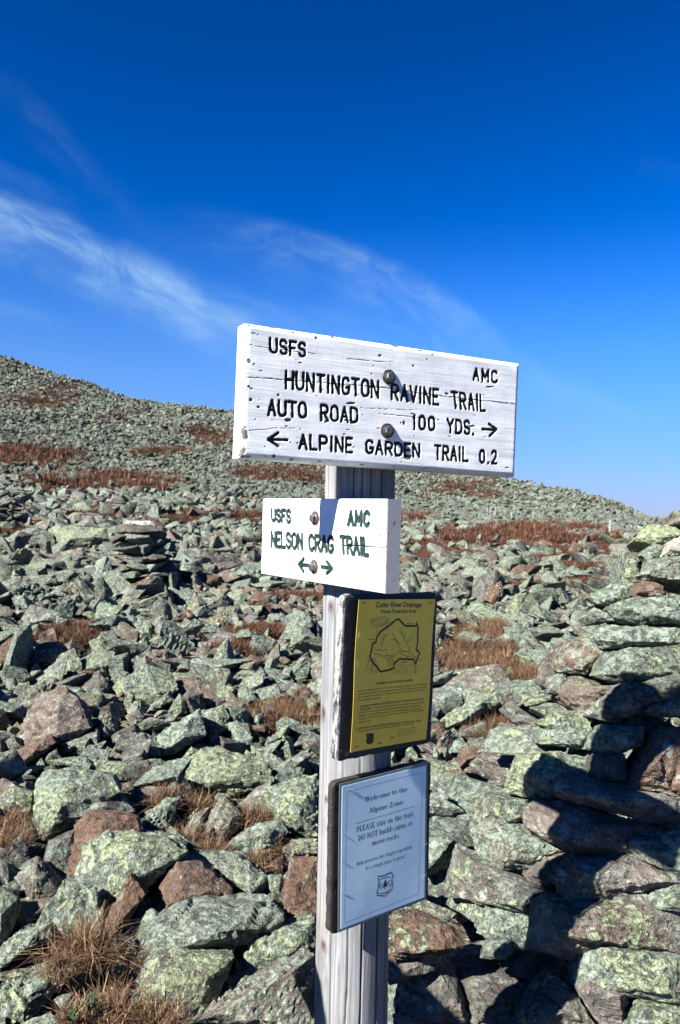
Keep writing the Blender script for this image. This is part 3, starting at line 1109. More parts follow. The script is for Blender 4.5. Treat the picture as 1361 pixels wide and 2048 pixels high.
# small serif alphabet: stems, hairlines and slab serifs
def serif_shape(s):
    V, F = [], []
    T, H = .135, .075          # thick and thin stroke half... full widths
    XH = .66

    def quad(p):
        b = len(V)
        V.extend(p)
        F.append((b, b + 1, b + 2, b + 3))

    def stroke(pts, w0, w1=None):
        w1 = w1 or w0
        n = len(pts)
        L = []
        for i, p in enumerate(pts):
            a, c = pts[max(i - 1, 0)], pts[min(i + 1, n - 1)]
            tx, ty = c[0] - a[0], c[1] - a[1]
            l = math.hypot(tx, ty) or 1
            ang = abs(tx) / l          # horizontal movement -> thin, vertical -> thick
            w = (w0 * (1 - ang) + w1 * ang) / 2
            L.append(((p[0] - ty / l * w, p[1] + tx / l * w), (p[0] + ty / l * w, p[1] - tx / l * w)))
        for (a, b_), (c, d) in zip(L[:-1], L[1:]):
            quad([a, b_, d, c])

    def stem(x, y0, y1, w=T, s0=True, s1=True, half=None):
        quad([(x - w / 2, y0), (x + w / 2, y0), (x + w / 2, y1), (x - w / 2, y1)])
        e = .075
        if s0:
            quad([(x - w / 2 - e, y0), (x + w / 2 + e, y0), (x + w / 2 + e, y0 + H), (x - w / 2 - e, y0 + H)])
        if s1 == 'l':
            quad([(x - w / 2 - e, y1 - H * 1.4), (x, y1 - H), (x, y1), (x - w / 2 - e, y1 - H * .6)])
        elif s1:
            quad([(x - w / 2 - e, y1 - H), (x + w / 2 + e, y1 - H), (x + w / 2 + e, y1), (x - w / 2 - e, y1)])

    def el(x, y, rx, ry, a0, a1, n=14):
        stroke([(x + rx * math.cos(R(a0 + (a1 - a0) * i / n)), y + ry * math.sin(R(a0 + (a1 - a0) * i / n))) for i in range(n + 1)], T * 1.05, H)

    def bar(x0, x1, y, w=H):
        quad([(x0, y - w / 2), (x1, y - w / 2), (x1, y + w / 2), (x0, y + w / 2)])

    def dg(x0, y0, x1, y1, w):
        quad([(x0 - w / 2, y0), (x0 + w / 2, y0), (x1 + w / 2, y1), (x1 - w / 2, y1)])

    def ser(x, y, e=.11):
        quad([(x - e, y), (x + e, y), (x + e, y + H), (x - e, y + H)])
    ox = 0

    def G(c):
        """draws one glyph at ox and returns its width"""
        X = lambda v: ox + v
        r = XH / 2
        if c == ' ':
            return .27
        if c in 'oe':
            el(X(.29), r, .23, r - .02, 0 if c == 'e' else -180, 320 if c == 'e' else 180)
            if c == 'e':
                bar(X(.06), X(.53), r + .01)
            return .58
        if c in 'bd':
            x = .12 if c == 'b' else .46
            stem(X(x), 0, 1.0, T, c == 'd', 'l')
            el(X(.30), r, .21, r - .02, -180, 180)
            return .60
        if c == 'p':
            stem(X(.13), -.27, XH, T, True, 'l')
            el(X(.32), r, .20, r - .02, -180, 180)
            return .60
        if c == 'g':
            el(X(.27), r + .08, .18, r - .12, -180, 180)
            el(X(.28), -.10, .22, .14, -180, 180)
            bar(X(.42), X(.55), XH - .04)
            stroke([(X(.14), r - .16), (X(.10), .08), (X(.30), .05)], T, H)
            return .56
        if c == 'a':
            stem(X(.40), 0, XH - .12, T, True, False)
            el(X(.27), XH - .17, .14, .15, 0, 170)
            el(X(.24), .17, .15, .15, 0, 360)
            return .54
        if c == 'c':
            el(X(.29), r, .23, r - .02, 45, 315)
            return .52
        if c in 'ilI':
            h = {'i': XH, 'l': 1.0, 'I': 1.0}[c]
            stem(X(.16), 0, h, T, True, True if c == 'I' else 'l')
            if c == 'i':
                quad([(X(.10), .82), (X(.22), .82), (X(.22), .95), (X(.10), .95)])
            return .32
        if c in 'nhmru':
            stem(X(.15), 0, 1.0 if c == 'h' else XH, T, c != 'u', 'l')
            if c == 'r':
                stroke([(X(.17), XH - .22), (X(.24), XH - .08), (X(.36), XH - .05), (X(.40), XH - .16)], T, T)
                return .44
            if c == 'u':
                stroke([(X(.15), .2), (X(.19), .06), (X(.30), .03), (X(.45), .14)], T, H)
                stem(X(.47), 0, XH, T, True, 'l')
                return .64
            for k in range(2 if c == 'm' else 1):
                o_ = k * .33
                stroke([(X(.17 + o_), XH - .24), (X(.24 + o_), XH - .09), (X(.36 + o_), XH - .04), (X(.45 + o_), XH - .12), (X(.48 + o_), XH - .25)], T, H)
                stem(X(.48 + o_), 0, XH - .22, T, True, False)
            return .98 if c == 'm' else .65
        if c == 't':
            stem(X(.17), .08, .88, T, False, False)
            bar(X(.03), X(.36), XH - .03)
            stroke([(X(.17), .12), (X(.22), .03), (X(.36), .06)], T, H)
            return .40
        if c == 'f':
            stem(X(.16), 0, .85, T, True, False)
            stroke([(X(.16), .82), (X(.2), .95), (X(.34), .97), (X(.38), .88)], T, H)
            bar(X(.03), X(.34), XH - .03)
            return .36
        if c == 's':
            el(X(.24), XH - .17, .15, .15, 30, 260)
            el(X(.24), .17, .16, .15, 80, -150)
            return .48
        if c in 'vyw':
            dg(X(.30), .0, X(.10), XH, T)
            dg(X(.30), .0, X(.50), XH, H)
            if c == 'y':
                dg(X(.18), -.27, X(.31), .05, H)
            ser(X(.10), XH - H), ser(X(.50), XH - H, .08)
            if c == 'w':
                dg(X(.70), .0, X(.50), XH, T)
                dg(X(.70), .0, X(.90), XH, H)
                ser(X(.90), XH - H, .08)
                return .98
            return .58
        if c == 'k':
            stem(X(.15), 0, 1.0, T, True, 'l')
            dg(X(.18), .26, X(.46), XH, H)
            dg(X(.50), 0, X(.26), .40, T)
            ser(X(.50), 0, .09), ser(X(.46), XH - H, .08)
            return .60
        if c == 'W':
            for k in (0, .42):
                dg(X(.30 + k), 0, X(.10 + k), 1, T * 1.1)
                dg(X(.30 + k), 0, X(.52 + k), 1, H)
            ser(X(.10), 1 - H), ser(X(.52), 1 - H), ser(X(.94), 1 - H)
            return 1.04
        if c == 'A':
            dg(X(.10), 0, X(.38), 1, H)
            dg(X(.66), 0, X(.38), 1, T * 1.1)
            bar(X(.2), X(.56), .32)
            ser(X(.10), 0), ser(X(.66), 0)
            return .76
        if c == 'Z':
            bar(X(.06), X(.60), .97, H * 1.2), bar(X(.06), X(.62), .03, H * 1.2)
            dg(X(.11), .02, X(.53), .98, T * 1.1)
            dg(X(.06), .8, X(.08), 1, H), dg(X(.60), 0, X(.62), .2, H)
            return .68
        if c in 'EPLDH':
            stem(X(.16), 0, 1, T * 1.1, True, True)
            if c == 'E' or c == 'L':
                bar(X(.12), X(.54), .03, H * 1.2)
                dg(X(.53), 0, X(.55), .22, H)
            if c == 'E':
                bar(X(.12), X(.52), .97, H * 1.2), bar(X(.12), X(.42), .52)
                dg(X(.50), .8, X(.52), 1, H)
            if c == 'P':
                el(X(.24), .75, .28, .23, 90, -90)
            if c == 'D':
                el(X(.22), .5, .42, .47, 90, -90)
                return .74
            if c == 'H':
                stem(X(.62), 0, 1, T * 1.1)
                bar(X(.16), X(.62), .52)
                return .80
            return .60
        if c == 'S':
            el(X(.30), .74, .20, .23, 25, 265)
            el(X(.30), .26, .22, .23, 85, -155)
            return .60
        if c == 'O':
            el(X(.38), .5, .31, .48, -180, 180, 22)
            return .78
        if c == 'N':
            stem(X(.13), 0, 1, H), stem(X(.64), 0, 1, H, False, True)
            dg(X(.62), 0, X(.13), 1, T * 1.1)
            return .80
        if c == 'T':
            stem(X(.34), 0, 1, T * 1.1, True, False)
            bar(X(.04), X(.64), .97, H * 1.2)
            dg(X(.06), .78, X(.05), 1, H), dg(X(.62), .78, X(.63), 1, H)
            return .68
        if c == 'U':
            stem(X(.15), .3, 1, T * 1.1, False, True), stem(X(.62), .3, 1, H, False, True)
            el(X(.385), .3, .235, .28, 180, 360)
            return .78
        if c == '.':
            quad([(X(.08), 0), (X(.2), 0), (X(.2), .12), (X(.08), .12)])
            return .28
        if c == "'":
            dg(X(.12), .72, X(.14), 1, T * .8)
            return .24
        if c == '!':
            dg(X(.15), .3, X(.15), 1, T)
            quad([(X(.09), 0), (X(.21), 0), (X(.21), .12), (X(.09), .12)])
            return .30
        return .3
    for c in s:
        ox += G(c) + .05
    return np.array(V), F


def ink_mat(name, c):
    mt, q, b = mat(name)
    n = q.noise(q.n('ShaderNodeTexCoord').outputs['Object'], 300.0, 2.0)
    q.put(b.inputs['Base Color'], q.mix(n, c, tuple(x * 1.8 for x in c)))
    q.put(b.inputs['Roughness'], 0.5)
    return mt


M_INK = ink_mat('printed_black', (0.008, 0.008, 0.009))
M_INK_GREY = ink_mat('printed_grey', (0.05, 0.055, 0.06))


def old_board_material(name, a, c2, edge):
    mt, q, b = mat(name)
    pos = q.n('ShaderNodeTexCoord').outputs['Object']
    g1 = q.noise(q.vmath('MULTIPLY', pos, (60, 260, 60)), 1.0, 4.0, 0.6, 0.4)
    g2 = q.noise(pos, 45.0, 4.0, 0.6)
    c = q.mix(g1, a, c2)
    at_ = q.n('ShaderNodeAttribute', attribute_name='edge').outputs['Fac']
    e = q.math('MULTIPLY', at_, q.ramp(q.noise(q.vmath('MULTIPLY', pos, (120, 30, 120)), 1.0, 4.0, .6), .38, .55))
    c = q.mix(e, c, edge)
    c = q.mix(q.math('MULTIPLY', q.ramp(g2, .62, .7), .5), c, edge)
    q.put(b.inputs['Base Color'], c)
    q.put(b.inputs['Roughness'], 0.75)
    bump(q, b, q.math('ADD', g1, g2), 0.6, 0.002)
    return mt


M_BLACKBOARD = old_board_material('black_stained_ply', (0.005, 0.007, 0.012), (0.02, 0.025, 0.036), (0.22, 0.21, 0.19))
M_DARKFRAME = old_board_material('dark_brown_frame', (0.002, 0.0015, 0.0015), (0.007, 0.0045, 0.004), (0.016, 0.009, 0.008))


def backing(bd, name, mt, parent, nu, nv, amp, seed, edge_w):
    """weathered plank with ragged edges"""
    us, vs_ = np.linspace(-bd.w / 2, bd.w / 2, nu), np.linspace(-bd.h / 2, bd.h / 2, nv)
    U, Vv = np.meshgrid(us, vs_, indexing='ij')
    lim_u = np.abs(U) / (bd.w / 2)
    lim_v = np.abs(Vv) / (bd.h / 2)
    # rounded corners
    rc = .012
    cx, cy = np.maximum(np.abs(U) - (bd.w / 2 - rc), 0), np.maximum(np.abs(Vv) - (bd.h / 2 - rc), 0)
    d = np.hypot(cx, cy)
    sc_ = np.where(d > rc, rc / np.maximum(d, 1e-9), 1)
    U2 = np.sign(U) * (np.minimum(np.abs(U), bd.w / 2 - rc) + cx * sc_)
    V2 = np.sign(Vv) * (np.minimum(np.abs(Vv), bd.h / 2 - rc) + cy * sc_)
    P = np.stack([U.ravel() * 90, Vv.ravel() * 90, np.zeros(U.size)], 1)
    jit = fbm(P, 3, seed).reshape(U.shape) * amp
    U2 += jit * (lim_u > .999)
    V2 += jit * (lim_v > .999)
    k = -np.where((lim_u > .999) | (lim_v > .999), .0015, 0) + fbm(P * .6, 2, seed + 4).reshape(U.shape) * .0004
    Vf = np.stack([U2.ravel(), V2.ravel(), k.ravel()], 1)
    idx = np.arange(nu * nv).reshape(nu, nv)
    F = np.stack([idx[:-1, :-1].ravel(), idx[1:, :-1].ravel(), idx[1:, 1:].ravel(), idx[:-1, 1:].ravel()], 1)
    ring = np.concatenate([idx[:, 0], idx[-1, 1:], idx[-2::-1, -1], idx[0, -2:0:-1]])
    nb = len(Vf)
    bk = Vf[ring].copy()
    bk[:, 2] = -bd.t
    bk[:, :2] += fbm(np.concatenate([bk[:, :2] * 120, np.full((len(bk), 1), 3.0)], 1), 2, seed + 8)[:, None] * amp * .6
    bk2 = Vf[ring].copy()
    bk2[:, 2] = -bd.t * .5
    bk2[:, :2] += fbm(np.concatenate([bk2[:, :2] * 160, np.full((len(bk2), 1), 7.0)], 1), 2, seed + 5)[:, None] * amp
    Vf = np.concatenate([Vf, bk2, bk])
    r = len(ring)
    i = np.arange(r)
    j = (i + 1) % r
    h_ = r // 2
    F = np.concatenate([F, np.stack([ring[i], nb + i, nb + j, ring[j]], 1), np.stack([nb + i, nb + r + i, nb + r + j, nb + j], 1),
                        np.stack([nb + r + i[:h_ - 1], nb + r + (r - 1 - i[:h_ - 1]), nb + r + (r - 2 - i[:h_ - 1]), nb + r + i[:h_ - 1] + 1], 1)])
    e = np.concatenate([np.clip(np.exp(-(U.ravel() + bd.w / 2) / edge_w) * 1.3, 0, 1), np.ones(2 * r)])
    return mesh_np(name, Vf, F, mt, parent, False, attrs={'edge': e})


def sheet(bd, parent, name, mt, ink, bend, nu=24, nv=30, inkmats=None, lift=0.0):
    """thin printed sheet; bend(u, v) lifts it off its backing"""
    us, vs_ = np.linspace(-bd.w / 2, bd.w / 2, nu), np.linspace(-bd.h / 2, bd.h / 2, nv)
    V, F = [], []
    for u in us:
        for v in vs_:
            V.append((u, v, lift + bend(u, v)))
    n0 = len(V)
    for u in us:
        for v in vs_:
            V.append((u, v, lift + bend(u, v) - bd.t))
    q = lambda i, j, o=0: o + i * nv + j
    for i in range(nu - 1):
        for j in range(nv - 1):
            F.append((q(i, j), q(i + 1, j), q(i + 1, j + 1), q(i, j + 1)))
            F.append((q(i, j, n0), q(i, j + 1, n0), q(i + 1, j + 1, n0), q(i + 1, j, n0)))
    for i in range(nu - 1):
        F.append((q(i, 0), q(i, 0, n0), q(i + 1, 0, n0), q(i + 1, 0)))
        F.append((q(i, nv - 1), q(i + 1, nv - 1), q(i + 1, nv - 1, n0), q(i, nv - 1, n0)))
    for j in range(nv - 1):
        F.append((q(0, j), q(0, j + 1), q(0, j + 1, n0), q(0, j, n0)))
        F.append((q(nu - 1, j), q(nu - 1, j, n0), q(nu - 1, j + 1, n0), q(nu - 1, j + 1)))
    mi = [0] * len(F)
    for k, I in enumerate(ink):
        b = len(V)
        V += [(p[0], p[1], lift + bend(p[0], p[1]) + I.lift) for p in I.v]
        F += [tuple(i + b for i in f) for f in I.f]
        mi += [k + 1] * len(I.f)
    o = mesh_np(name, np.array(V), F, [mt] + inkmats, parent, None, mat_index=mi)
    return o


def staple(parent, u, v, ang, L, k):
    mb = MB()
    a = Vector((math.cos(ang), math.sin(ang), 0))
    c = Vector((u, v, k))
    mb.tube([c - a * L / 2 - Vector((0, 0, .004)), c - a * L / 2 + Vector((0, 0, .0002)), c + a * L / 2 + Vector((0, 0, .0002)), c + a * L / 2 - Vector((0, 0, .004))], .0004, 6)
    mb.build('staple', M_STAPLE, parent)


M_STAPLE = metal('staple_wire', (0.55, 0.54, 0.5), 0.35, (0.12, 0.06, 0.04), 0.62)

# --- golden plate on a black board
t1 = empty('notice_board', (0, 0, 0), 'golden metal notice with a black outline map on a dark board', 'notice board', 'notice boards on the post')
t1.matrix_world = BRASS.matrix()
backing(BRASS, 'board', M_BLACKBOARD, t1, 60, 76, .0012, 31, .0035)


def Z3(*p):
    return [(640 + a / 5.235, 1180 + b / 5.235) for a, b in p]


def Z4(*p):
    return [(640 + a / 5.235, 1510 + b / 5.235) for a, b in p]


def pl(x, y):
    u, v = PLATE.uv(*Z3((x, y))[0])
    return u, v


def plate_material():
    mt, q, b = mat('golden_metal')
    pos = q.n('ShaderNodeTexCoord').outputs['Object']
    n = q.noise(pos, 22.0, 4.0, 0.6)
    c = q.mix(q.ramp(n, .3, .75), (0.72, 0.52, 0.075), (0.80, 0.60, 0.10))
    sc_ = q.ramp(q.noise(pos, 130.0, 3.0, .6), .66, .74)
    c = q.mix(q.math('MULTIPLY', sc_, .4), c, (0.62, 0.52, 0.2))
    q.put(b.inputs['Base Color'], c)
    b.inputs['Metallic'].default_value = 0.5
    b.inputs['Roughness'].default_value = 0.42
    bump(q, b, q.noise(pos, 16.0, 3.0), 0.25, 0.004)
    return mt


M_GOLD = plate_material()
ik, ig = Ink(.00009), Ink(.00006)


def tline(I, s, xl, yl, xr, yr, cap, bold=0.0, serif=False, f=pl):
    """text whose base line runs between two enlargement positions"""
    a, b_ = f(xl, yl), f(xr, yr)
    V0 = len(I.v)
    I.text(s, a[0], b_[0], 0.0, cap, bold, serif)
    for k in range(V0, len(I.v)):
        u, v = I.v[k]
        t = (u - a[0]) / (b_[0] - a[0])
        I.v[k] = (u, v + a[1] + (b_[1] - a[1]) * t)


tline(ik, 'Cutler River Drainage', 570, 178, 1060, 176, .0106, .024)
tline(ik, 'Forest Protection Area', 630, 242, 1005, 236, .0082, .024)
tline(ik, 'TUCKERMAN AND HUNTINGTON RAVINES', 582, 990, 962, 950, .0042, .03)
for s, xl, yl, xr, yr in [
    ('Because of the heavy use the Cutler River Drainage receives, the following special', 382, 1064, 1115, 985),
    ('restrictions are in place to increase visitor enjoyment and to protect the environment.', 380, 1096, 1112, 1016),
    ('Your cooperation is appreciated.  These prohibitions are enforceable under the Code of', 378, 1128, 1112, 1044),
    ("Federal Regulations (CFR's).", 376, 1160, 636, 1135),
    ('and are the only site where year-round camping is permitted in the Cutler River', 390, 1288, 1048, 1212),
    ('Drainage.  The Harvard Mountaineering Club Cabin and tentsites are open from', 388, 1322, 1050, 1240),
    ('December 1 to April 1 of each year.  Use of the Harvard facilities is ONLY permitted', 386, 1354, 1080, 1262),
    ('during this time.', 384, 1386, 524, 1370),
    ('using processed fuels such as alcohol, gas, and gasoline are permitted.', 372, 1480, 978, 1404)]:
    tline(ik, s, xl, yl, xr, yr, .0036, .014)
for s, xl, yl, xr, yr in [
    ('1.', 372, 1228, 386, 1226), ('OVERNIGHT CAMPING IS PROHIBITED EXCEPT AT DESIGNATED SITES (36', 400, 1226, 1076, 1146),
    ('CFR 261.58e).', 396, 1256, 528, 1242), ('The shelters and tent platforms at Hermit Lake are open year round', 540, 1240, 1082, 1178),
    ('2.', 352, 1456, 368, 1454), ('WOOD AND CHARCOAL FIRES ARE PROHIBITED (36 CFR 261.52a).', 378, 1452, 990, 1382), ('Stoves', 1006, 1376, 1054, 1370)]:
    tline(ik, s, xl, yl, xr, yr, .0038, .03 if s[0] != 'T' else .014)
for s, xl, yl, xr, yr in [('Androscoggin Ranger Station', 822, 1465, 1000, 1440), ('White Mountain National Forest', 812, 1490, 1004, 1464), ('300 Glen Rd. Gorham, NH', 808, 1514, 1004, 1486), ('Phone and TTY', 822, 1534, 990, 1510)]:
    tline(ik, s, xl, yl, xr, yr, .0026, .006)
for (x0, y0, x1, y1) in [(432, 132, 474, 132), (1132, 132, 1172, 132), (590, 1600, 640, 1594), (728, 1546, 772, 1540), (345, 1632, 380, 1628)]:
    ik.line([pl(x0, y0), pl(x1, y1)], .0009)
# map outline, trails and contour lines
mapo = [(520, 690), (535, 640), (545, 560), (580, 545), (588, 490), (630, 430), (690, 390), (740, 350), (790, 310), (820, 303), (850, 340), (890, 375), (1005, 375), (1012, 335),
        (1025, 400), (1020, 480), (1018, 560), (1000, 620), (1040, 660), (1020, 690), (990, 780), (975, 720), (930, 725), (900, 715), (870, 725), (830, 715), (800, 740), (765, 770), (770, 815), (720, 835), (632, 855), (590, 800), (545, 750)]
ik.line([pl(*p) for p in mapo], .0021, True)
for L in ([(665, 460), (655, 520), (640, 600)], [(750, 450), (790, 520), (830, 565)], [(815, 405), (860, 460), (880, 520), (905, 560), (935, 650)], [(905, 545), (960, 485)],
          [(570, 625), (650, 630), (700, 615)], [(555, 665), (620, 675), (700, 715), (760, 690), (810, 640), (900, 640), (960, 670), (990, 700)], [(780, 510), (820, 600), (860, 640)],
          [(710, 720), (715, 800)], [(728, 720), (732, 800)], [(820, 655), (900, 690), (960, 690)], [(985, 790), (990, 880)], [(500, 515), (570, 520)], [(900, 352), (985, 352)], [(840, 755), (915, 745)], [(1030, 725), (1062, 722)], [(735, 515), (780, 520)], [(670, 680), (730, 690)]):
    ik.line([pl(*p) for p in L], .0006)
random.seed(11)
for k in range(46):
    x, y = random.uniform(500, 1060), random.uniform(290, 890)
    r0 = random.uniform(20, 70)
    a0 = random.uniform(0, 360)
    L = [(x + r0 * math.cos(R(a0 + i * 14)) * (1 + .1 * math.sin(i)), y + r0 * 1.4 * math.sin(R(a0 + i * 14))) for i in range(8)]
    if all(480 < p[0] < 1090 and 275 < p[1] < 905 for p in L):
        ig.line([pl(*p) for p in L], .00025)
for k in range(12):
    ig.line([pl(490 + k * 9 + 18 * math.sin(j * .7 + k), 700 + j * 22) for j in range(9)], .00022)
    ig.line([pl(520 + j * 24, 282 + k * 9 + 9 * math.sin(j * .9 + k * .5)) for j in range(9)], .00022)
    ig.line([pl(760 + k * 24 + 5 * math.sin(j), 770 + j * 14) for j in range(9)], .00022)
sh = [(470, 1490), (490, 1500), (515, 1492), (540, 1498), (556, 1482), (552, 1530), (550, 1590), (515, 1612), (480, 1605), (468, 1580), (476, 1540)]
P5 = [pl(*p) for p in sh]
ik.poly(P5, [tuple(range(len(P5) - 1, -1, -1))])


def bend_plate(u, v):
    a = max(0.0, (-u - .03) / .08)
    return .0022 + .005 * a * a * (0.35 + max(0, (-v + .02) / .15)) + .0012 * math.sin(u * 30 + v * 25)


pr = empty('plate_hold', (0, 0, 0), None, None)
plate_o = sheet(PLATE, t1, 'metal_plate', M_GOLD, [ik, ig], bend_plate, inkmats=[M_INK, ink_mat('contour_print', (0.06, 0.05, 0.02))])
bpy.data.objects.remove(pr)
plate_o.matrix_parent_inverse = BRASS.matrix().inverted()
plate_o.matrix_basis = PLATE.matrix()
for (x, y, a, c) in [(402, 472, 1.3, 0), (383, 775, 1.3, 0), (1162, 480, 1.5, 0), (1130, 885, 1.5, 0), (1098, 1475, 1.5, 0)]:
    u, v = pl(x, y)
    staple(plate_o, u, v, a, .011, bend_plate(u, v) + .0003)

# --- paper notice in a dark frame
t2 = empty('notice_board', (0, 0, 0), 'white paper notice in a dark wooden frame, lowest on the post', 'notice board', 'notice boards on the post')
t2.matrix_world = FRAME.matrix()
backing(FRAME, 'board', M_DARKFRAME, t2, 60, 70, .0010, 51, .002)


def pp(x, y):
    return PAPER.uv(*Z4((x, y))[0])


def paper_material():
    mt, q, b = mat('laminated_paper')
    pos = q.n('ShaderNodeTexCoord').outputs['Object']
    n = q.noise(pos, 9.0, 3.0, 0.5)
    q.put(b.inputs['Base Color'], q.mix(n, (0.55, 0.73, 0.78), (0.61, 0.78, 0.82)))  # white paper; the cyan cast of its shade is mixed into the base colour
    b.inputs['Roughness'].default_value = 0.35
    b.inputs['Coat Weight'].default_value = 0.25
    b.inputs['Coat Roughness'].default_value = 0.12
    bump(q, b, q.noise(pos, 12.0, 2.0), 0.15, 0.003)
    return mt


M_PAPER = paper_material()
ik2, ig2 = Ink(.00008), Ink(.00006)
for s, xl, yl, xr, yr, cap in [('Welcome to the', 465, 487, 910, 372, .0098), ('Alpine Zone', 508, 605, 862, 508, .0100),
                               ('PLEASE stay on the trail.', 378, 805, 975, 632, .0108), ('DO NOT build cairns or', 395, 895, 962, 728, .0108), ('move rocks.', 540, 942, 830, 858, .0098),
                               ('Help preserve this fragile vegetation.', 378, 1155, 960, 968, .0072), ("It's a tough place to grow!", 472, 1200, 882, 1070, .0072)]:
    tline(ik2, s, xl, yl, xr, yr, cap, 0, True, pp)
ik2.line([pp(372, 714), pp(985, 532)], .00045)
for a, b_ in [((278, 380), (1070, 178)), ((1070, 178), (1025, 1448)), ((1025, 1448), (252, 1755)), ((252, 1755), (278, 380))]:
    ig2.line([pp(*a), pp(*b_)], .00035)
# shield emblem: outline, letters U and S with a tree between them
shd = [(600, 1262), (640, 1265), (690, 1245), (740, 1222), (760, 1268), (745, 1300), (752, 1360), (748, 1400), (720, 1430), (690, 1448), (672, 1472), (640, 1468), (600, 1468), (590, 1430), (605, 1380), (612, 1320)]
ik2.line([pp(*p) for p in shd], .0011, True)
tline(ik2, 'U', 617, 1404, 652, 1392, .0125, 0, True, pp)
tline(ik2, 'S', 698, 1380, 738, 1366, .0125, 0, True, pp)
tr = [(650, 1382), (700, 1366), (680, 1290)]
ik2.poly([pp(*p) for p in tr], [(0, 1, 2)])
ik2.line([pp(674, 1372), pp(674, 1398)], .0010)
ik2.line([pp(620, 1302), pp(650, 1285), pp(690, 1272), pp(735, 1272)], .0008)
ik2.line([pp(608, 1440), pp(650, 1445), pp(690, 1430), pp(730, 1400)], .0008)
bend_paper = lambda u, v: .0022 + .0005 * math.sin(u * 22 + 1) * math.cos(v * 17)
M_LAM = mat('lamination')[0]
M_LAM.node_tree.nodes['Principled BSDF'].inputs['Base Color'].default_value = (0.16, 0.19, 0.21, 1)
M_LAM.node_tree.nodes['Principled BSDF'].inputs['Roughness'].default_value = 0.2
lam = Board((0, 0, 0), 0, 0, PAPER.w + .012, PAPER.h + .012, .0006)
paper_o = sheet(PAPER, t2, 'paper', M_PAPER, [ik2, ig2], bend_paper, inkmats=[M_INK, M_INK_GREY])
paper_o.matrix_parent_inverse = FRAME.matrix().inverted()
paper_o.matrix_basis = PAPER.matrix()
lam_o = sheet(lam, t2, 'lamination', M_LAM, [], lambda u, v: bend_paper(u, v) - .0012, inkmats=[])
lam_o.matrix_parent_inverse = FRAME.matrix().inverted()
lam_o.matrix_basis = PAPER.matrix()
for (x, y, a, L) in [(320, 360, -.25, .016), (258, 840, -.55, .014), (245, 1125, -.5, .014), (245, 1450, -.35, .014), (1120, 455, .3, .012), (1100, 935, .3, .012), (1088, 1262, .3, .012)]:
    u, v = pp(x, y)
    staple(paper_o, u, v, a, L, bend_paper(u, v) + .0004)

# ------------------------------------------------------------------ ground
def make_ground():
    rr = np.concatenate([np.linspace(0.25, 8, 50), np.geomspace(8.3, 175, 110), np.geomspace(185, 1500, 16)])
    aa = np.concatenate([np.linspace(-50, 50, 171), np.linspace(54, 306, 64)])
    A = np.radians(aa)
    RR, AA = np.meshgrid(rr, A, indexing='ij')
    X, Y = RR * np.sin(AA), RR * np.cos(AA)
    Z = ground_z(X, Y) - 0.03
    V = np.stack([X.ravel(), Y.ravel(), Z.ravel()], 1)
    n, k = X.shape
    idx = np.arange(n * k).reshape(n, k)
    nx = np.roll(idx, -1, 1)
    F = np.stack([idx[:-1].ravel(), idx[1:].ravel(), nx[1:].ravel(), nx[:-1].ravel()], 1)
    F = F[:, ::-1].copy()
    V = np.concatenate([V, [[0, 0, gz(0, .3) - .03]]])
    fl = [tuple(f) for f in F.tolist()] + [(len(V) - 1, int(idx[0][j]), int(nx[0][j])) for j in range(k)]
    o = mesh_np('ground', V, fl, M_GROUND, None, True)
    tag(o, kind='structure')


make_ground()


# ------------------------------------------------------------------ rock shapes
_ico = {}


def ico(sub):
    if sub not in _ico:
        bm = bmesh.new()
        bmesh.ops.create_icosphere(bm, subdivisions=sub, radius=1.0)
        V = np.array([tuple(v.co) for v in bm.verts])
        F = np.array([[v.index for v in f.verts] for f in bm.faces])
        bm.free()
        _ico[sub] = (V / np.linalg.norm(V, axis=1)[:, None], F)
    return _ico[sub]


def rough(V, Dr, size, seed, amt=1.0, bedding=None):
    """weathering: waves, pits, ledges that follow the bedding, broken corners"""
    q = V / size
    so = seed * 3.71
    disp = .022 * fbm(q * 1.6 + so, 2, seed) + .026 * fbm(q * 7.0 + so, 3, seed + 50)
    bd = np.array(bedding if bedding is not None else (.12, .1, 1.0))
    bd = bd / np.linalg.norm(bd)
    h = q @ bd * 4.2 + .8 * vnoise(q * 1.6 + so, seed + 90) + so
    saw = (h - np.floor(h))
    disp += .085 * (np.minimum(saw * 1.12, 1) - .5) * np.clip(vnoise(q * 1.1 + so + 9, seed + 70) + .35, 0, 1)
    ch = vnoise(q * 2.4 + so + 31, seed + 110)
    disp -= .12 * np.clip(ch - .38, 0, .5)
    return V + Dr * (disp * size * amt)[:, None]


